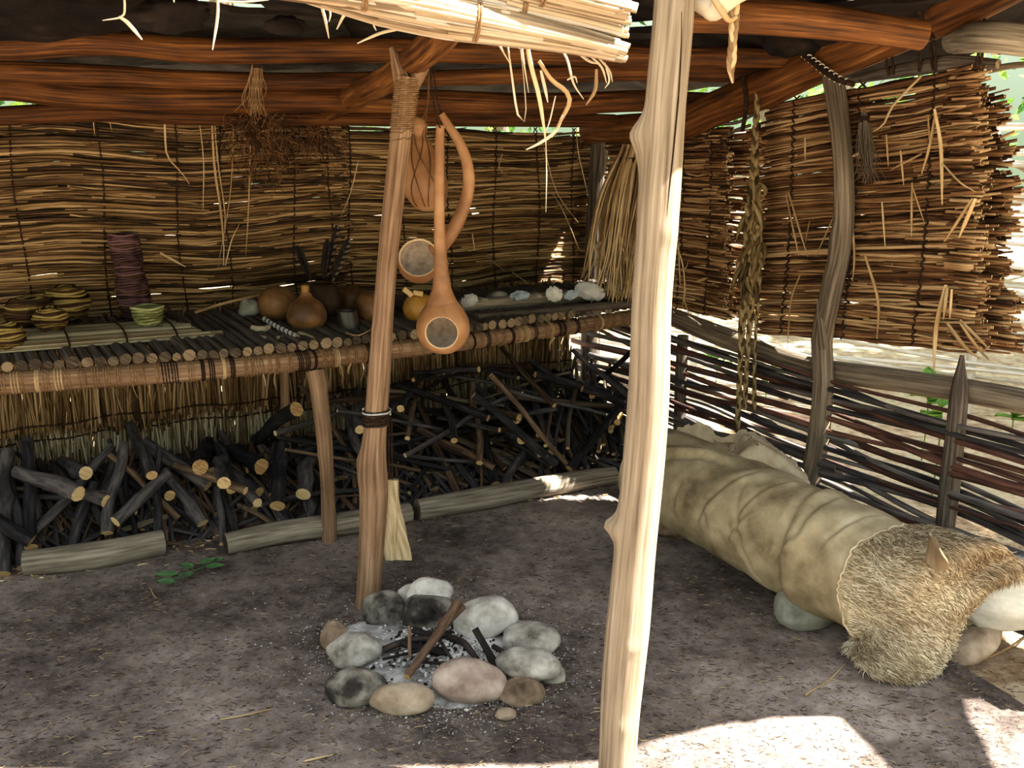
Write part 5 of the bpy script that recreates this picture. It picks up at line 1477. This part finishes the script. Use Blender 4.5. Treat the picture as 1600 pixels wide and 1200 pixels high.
for lab, pts, r in [('long pale straw stalk lying on the floor before the fur end', [(1258, 1088), (1290, 1068), (1320, 1040)], .0028), ('pale curved straw by the flat slab, pointing out of the photo', [(1535, 1032), (1570, 1018), (1600, 998), (1640, 960)], .0035),
                    ('straight pale straw on the open floor before the woodpile', [(345, 1127), (385, 1120), (425, 1112)], .0025), ('light stalk close to the front edge beside the long floor straw', [(476, 1192), (500, 1187), (520, 1183)], .003),
                    ('pale bent straw near the sprig of leaves', [(235, 918), (242, 932), (246, 935)], .003)]:
    mb = MB(); P = cr([pg(u, v, 0) for u, v in pts], 12)
    for q in P: q[2] = fz(q[0], q[1]) + .006
    tube(mb, P, [r, r, r * .6], 6, 0, 0, rough=.1); tag(mb.build('straw_stalk', m_straw), lab, 'straw')
def reg_pit():
    a = rng.uniform(0, 6.28); r = abs(rng.gauss(0, .55)); return 690 + 125 * r * math.cos(a), 1022 + 62 * r * math.sin(a)
def crumbs(name, label, count, mat, sz, mul=1.0):
    mb = MB()
    for k in range(count):
        u, v = reg_pit(); X = pg(u, v, 0); q = rng.uniform(*sz)
        d = math.hypot(X[0] - C[0], X[1] - C[1]) / .36
        X[2] = fz(X[0], X[1]) + (.045 * max(0, 1 - d ** 1.6)) + q * .3
        e = Vector((rng.gauss(0, 1), rng.gauss(0, 1), rng.gauss(0, .4))).normalized()
        tube(mb, np.array([X - np.array(e) * q, X, X + np.array(e) * q]), [q * .3, q * .7, q * .25], 5, 0, 0, rough=.2)
    return tag(mb.build(name, mat, origin=C), label, 'ash', None, 'stuff')
crumbs('charcoal_debris', 'black charcoal crumbs in and around the fire ring', 380, m_char, (.003, .009))
crumbs('ash_debris', 'white ash flakes in and around the fire ring', 700, m_ashw, (.003, .010))
def reg_dust():
    a = rng.uniform(0, 6.28); r = abs(rng.gauss(.75, .33)); return 692 + 190 * r * math.cos(a), 1030 + 98 * r * math.sin(a)
mb = MB()
for k in range(5200):
    u, v = reg_dust(); X = pg(u, v, 0); X[2] = fz(X[0], X[1]) + .0015
    q = rng.uniform(.0012, .0042); a = rng.uniform(0, 6.28); d = arr(math.cos(a), math.sin(a), 0) * q
    tube(mb, np.array([X - d, X, X + d]), [q * .4, q * .9, q * .3], 4, 0, 0, flat=.4)
tag(mb.build('ash_litter', m_ashg, origin=C), 'pale ash dust spilled over the floor around the fire ring', 'ash', None, 'stuff')
fstick('thin twig crossing the ash near the ash-grey stone', [(598, 1030, .055), (632, 1022, .06), (668, 1012, .07)], [.005, .005, .004], [m_char, m_char])
fstick('short charred stub by the boxy grey-tan stone', [(770, 1010, .06), (784, 1018, .055), (796, 1030, .05)], [.009, .009, .008], [m_char, m_ash])
fstick('thin grey twig lying under the thick brown branch', [(655, 1034, .06), (690, 1036, .06), (722, 1030, .06)], [.006, .005, .005], [m_char, m_ash])
fstick('slim dark twig fallen across the charred log piece', [(676, 986, .10), (692, 1008, .085), (708, 1034, .055)], [.007, .006, .005], [m_char, m_char])
# green sprig
X = pg(300, 892, .02)
root = empty('leaf_sprig', X - arr(0, 0, .02), 'green leafy sprig lying on the floor before the base logs', 'sprig')
mb = MB(); tube(mb, cr([pg(265, 908, .015), pg(300, 893, .03), pg(335, 880, .02)], 10), .0025, 5); mb.build('stem', m_sprig, root)
def leaf(mb, p, d, L, W, up=arr(0, 0, 1)):
    d = d / np.linalg.norm(d); s = np.cross(up, d); s /= np.linalg.norm(s); nn = np.cross(d, s)
    t = np.linspace(0, 1, 7)
    wd = W * np.sin(np.pi * t ** .8) + .0005
    g = np.stack([np.array([p + d * L * a + s * w * q + nn * (.12 * L * (abs(q) - a * a)) for q in (-1, -.5, 0, .5, 1)]) for a, w in zip(t, wd)])
    mb.sheet(g, .0012)
for u, v, a, L, W in [(278, 900, 3.3, .085, .028), (272, 912, 3.0, .07, .026), (300, 890, 2.4, .07, .024), (312, 884, .9, .075, .024), (322, 888, .2, .07, .024), (298, 896, 4.6, .06, .022), (330, 878, .5, .05, .018)]:
    mb = MB(); leaf(mb, pg(u, v, .025), arr(math.cos(a), math.sin(a) * .8, .15), L, W); mb.build('leaf', m_sprig, root)
# ------------------------------------------------------------------ outside: second fence, trees, bushes
def out_fence():
    A, B = arr(.55, 8.2), arr(4.6, 5.0)
    d = (B - A); LN = np.linalg.norm(d); d /= LN; nn = arr(-d[1], d[0])
    st = np.linspace(.1, LN - .1, 6)
    for i, s in enumerate(st):
        mb = MB(); q = A + d * s
        tube(mb, cr([arr(q[0], q[1], -.05), arr(q[0] + .01, q[1], 1.0), arr(q[0], q[1], 1.95)], 8), .035, 9, 0, 0, rough=.05)
        tag(mb.build('fence_stake', m_palerod), 'bleached stake of the outer fence behind the reed mats', 'post', 'stakes of the outer fence')
    z = .15; k = 0
    while z < 1.85:
        s = np.linspace(0, LN, 60); w = np.interp(s, st, range(6))
        off = .03 * np.cos(np.pi * w) * (1 if k % 2 else -1)
        ph = rng.uniform(0, 6)
        P = np.stack([A[0] + d[0] * s + nn[0] * off, A[1] + d[1] * s + nn[1] * off, z + .02 * np.sin(s * 2 + ph) + rng.gauss(0, .012) * s], 1)
        mb = MB(); tube(mb, P, [rng.uniform(.010, .018), rng.uniform(.008, .014)], 6, 0, 0)
        tag(mb.build('outer_wattle_rod', m_palerod), 'bleached rod of the outer wattle fence in daylight', 'wattle rod', 'rods of the outer fence')
        z += rng.uniform(.045, .09); k += 1
out_fence()

def tree(x, y, h, r, crown, label, nleaf=1500, low=.45, name='tree', seedx=0, leafsize=(.05, .11)):
    root = empty(name, (x, y, -.05), label, 'tree')
    mb = MB()
    lean_ = (rng.uniform(-.3, .3), rng.uniform(-.3, .3))
    P = cr([arr(x, y, -.1), arr(x + lean_[0] * .3, y + lean_[1] * .3, h * .4), arr(x + lean_[0], y + lean_[1], h * .9)], 20)
    tube(mb, P, [r, r * .8, r * .35], 10, rough=.06)
    mb.build('trunk', m_trunk, root)
    for k in range(5):
        t = rng.uniform(low, .9); p = P[int(t * 19)]
        a = rng.uniform(0, 6.28); L = crown * rng.uniform(.6, 1.0)
        mb = MB(); tube(mb, cr([p, p + arr(math.cos(a) * L * .5, math.sin(a) * L * .5, L * .25), p + arr(math.cos(a) * L, math.sin(a) * L, L * .35)], 8), [r * .35, r * .2, r * .06], 6)
        mb.build('branch', m_trunk, root)
    mb = MB()
    cl = [(arr(x + lean_[0] + rng.uniform(-1, 1) * crown * .8, y + lean_[1] + rng.uniform(-1, 1) * crown * .8, h * rng.uniform(low, 1.0)), crown * rng.uniform(.3, .55)) for _ in range(14)]
    Vs, Qs, Us = [], [], []
    for k in range(nleaf):
        c, rad = rng.choice(cl)
        d = Vector((rng.gauss(0, 1), rng.gauss(0, 1), rng.gauss(0, .7))).normalized() * rad * rng.uniform(.5, 1)
        p = c + np.array(d)
        a = Vector((rng.gauss(0, 1), rng.gauss(0, 1), rng.gauss(0, .6))).normalized(); b = a.cross(Vector((rng.gauss(0, 1), rng.gauss(0, 1), rng.gauss(0, 1)))).normalized()
        L = rng.uniform(*leafsize); W = L * .55
        a, b = np.array(a), np.array(b); up_ = np.cross(a, b) * L * .12
        i = len(Vs) * 4
        Vs.append([p - a * L, p - b * W + up_, p + a * L, p + b * W + up_]); Qs.append([i, i + 1, i + 2, i + 3]); Us.append([(0, 0), (1, 0), (1, 1), (0, 1)])
    mb.quads(np.array(Vs), Qs, np.array(Us), 0, False)
    mb.build('foliage', m_leaf, root)
T_ = [(6.3, 6.6, 7.5, .14, 1.9, 'slim tree in leaf beside the end of the outer fence'), (3.4, 10.5, 8, .18, 2.2, 'tree with pale trunk standing beyond the fence rail end'), (7.2, 13, 9, .2, 2.4, 'leafy tree deep in the wood beyond the outer fence'),
      (-.2, 15, 9, .2, 2.4, 'tree seen only through the gaps over the corner mats'), (-3.6, 13.5, 8, .2, 2.5, 'tree behind the worn top of the back mat'), (-7.5, 10.5, 8, .2, 2.5, 'tree behind the far stretch of the back mat'),
      (10.5, 9, 9, .2, 2.6, 'tree at the edge of the clearing by the outer fence end'), (4.2, 17, 10, .22, 2.8, 'tallest tree in the wood behind')]
for (x, y, h, r, c, lab) in T_:
    tree(x, y, h, r, c, lab, 2600, .12)
tree(7.0, 5.6, 6.8, .16, 1.7, 'tree outside the view whose crown shades the fence side', 5200, .62, leafsize=(.08, .16))
tree(8.6, 8.2, 7.4, .16, 2.1, 'second shading tree outside the view behind the fence', 5200, .6, leafsize=(.08, .16))
# low plants on the ground behind the rail
for i, (u, v, y) in enumerate([(1475, 585, 4.6), (1452, 590, 5.2), (1120, 545, 7.0), (1590, 575, 5.6), (1200, 548, 6.6)]):
    X = pg(u, v, .0) if v > 560 else py(u, v, y); X = py(u, v, y); X[2] = 0
    root = empty('small_plant', X, ['bright green seedling behind the mat end near the pointed stake', 'second seedling close behind the rail under the broad mat', 'low plant seen between shelf end and rail', 'ground plant by the foot of the outer fence', 'low plant in the gap beside the leaf braid'][i], 'plant')
    mb = MB()
    hh = .22 if i > 1 else max(.15, py(u, v, y)[2])
    tube(mb, cr([X, X + arr(.01, 0, hh * .5), X + arr(.0, 0, hh)], 6), .004, 5); mb.build('stem', m_leaf, root)
    for k in range(9):
        a = rng.uniform(0, 6.28); mb = MB(); leaf(mb, X + arr(0, 0, hh * rng.uniform(.5, 1)), arr(math.cos(a), math.sin(a), rng.uniform(.1, .5)), rng.uniform(.10, .16), .035); mb.build('leaf', m_leaf, root)

# ------------------------------------------------------------------ light and camera
w = bpy.data.worlds.new('daylight'); SC.world = w; w.use_nodes = True
bg = w.node_tree.nodes['Background']
WN = w.node_tree.nodes; WL = w.node_tree.links
tcw = WN.new('ShaderNodeTexCoord'); sx = WN.new('ShaderNodeSeparateXYZ'); rw = WN.new('ShaderNodeValToRGB')
WL.new(tcw.outputs['Generated'], sx.inputs[0]); WL.new(sx.outputs[2], rw.inputs[0]); WL.new(rw.outputs[0], bg.inputs['Color'])
# woodland horizon below, open bright sky overhead
rw.color_ramp.elements[0].position = .02; rw.color_ramp.elements[0].color = (.20, .26, .16, 1)
rw.color_ramp.elements[1].position = .9; rw.color_ramp.elements[1].color = (.90, .95, 1.0, 1)
e = rw.color_ramp.elements.new(.22); e.color = (.42, .48, .40, 1)
e = rw.color_ramp.elements.new(.42); e.color = (.86, .92, .94, 1)
bg.inputs['Strength'].default_value = 1.3
sun = bpy.data.lights.new('sun', 'SUN'); sun.energy = 25.0; sun.angle = math.radians(.6); sun.color = (1.0, .95, .86)
so = bpy.data.objects.new('sun', sun); COL.objects.link(so)
S = Vector((.58, -.03, .81)).normalized()       # towards the sun
so.rotation_euler = S.to_track_quat('Z', 'Y').to_euler(); so.location = (6, 1, 9)

cam = bpy.data.cameras.new('camera'); co = bpy.data.objects.new('camera', cam); COL.objects.link(co)
cam.sensor_width = 36; cam.lens = F / 1600 * 36; cam.clip_start = .05; cam.clip_end = 200
co.location = (0, 0, H); co.rotation_euler = (math.radians(90) - PITCH, 0, 0)
SC.camera = co
vs = SC.view_settings
vs.view_transform = 'Standard'; vs.look = 'None'; vs.exposure = 1.0; vs.gamma = 1.0; vs.use_curve_mapping = False
for o in bpy.data.objects:
    if '_o' in o: del o['_o']
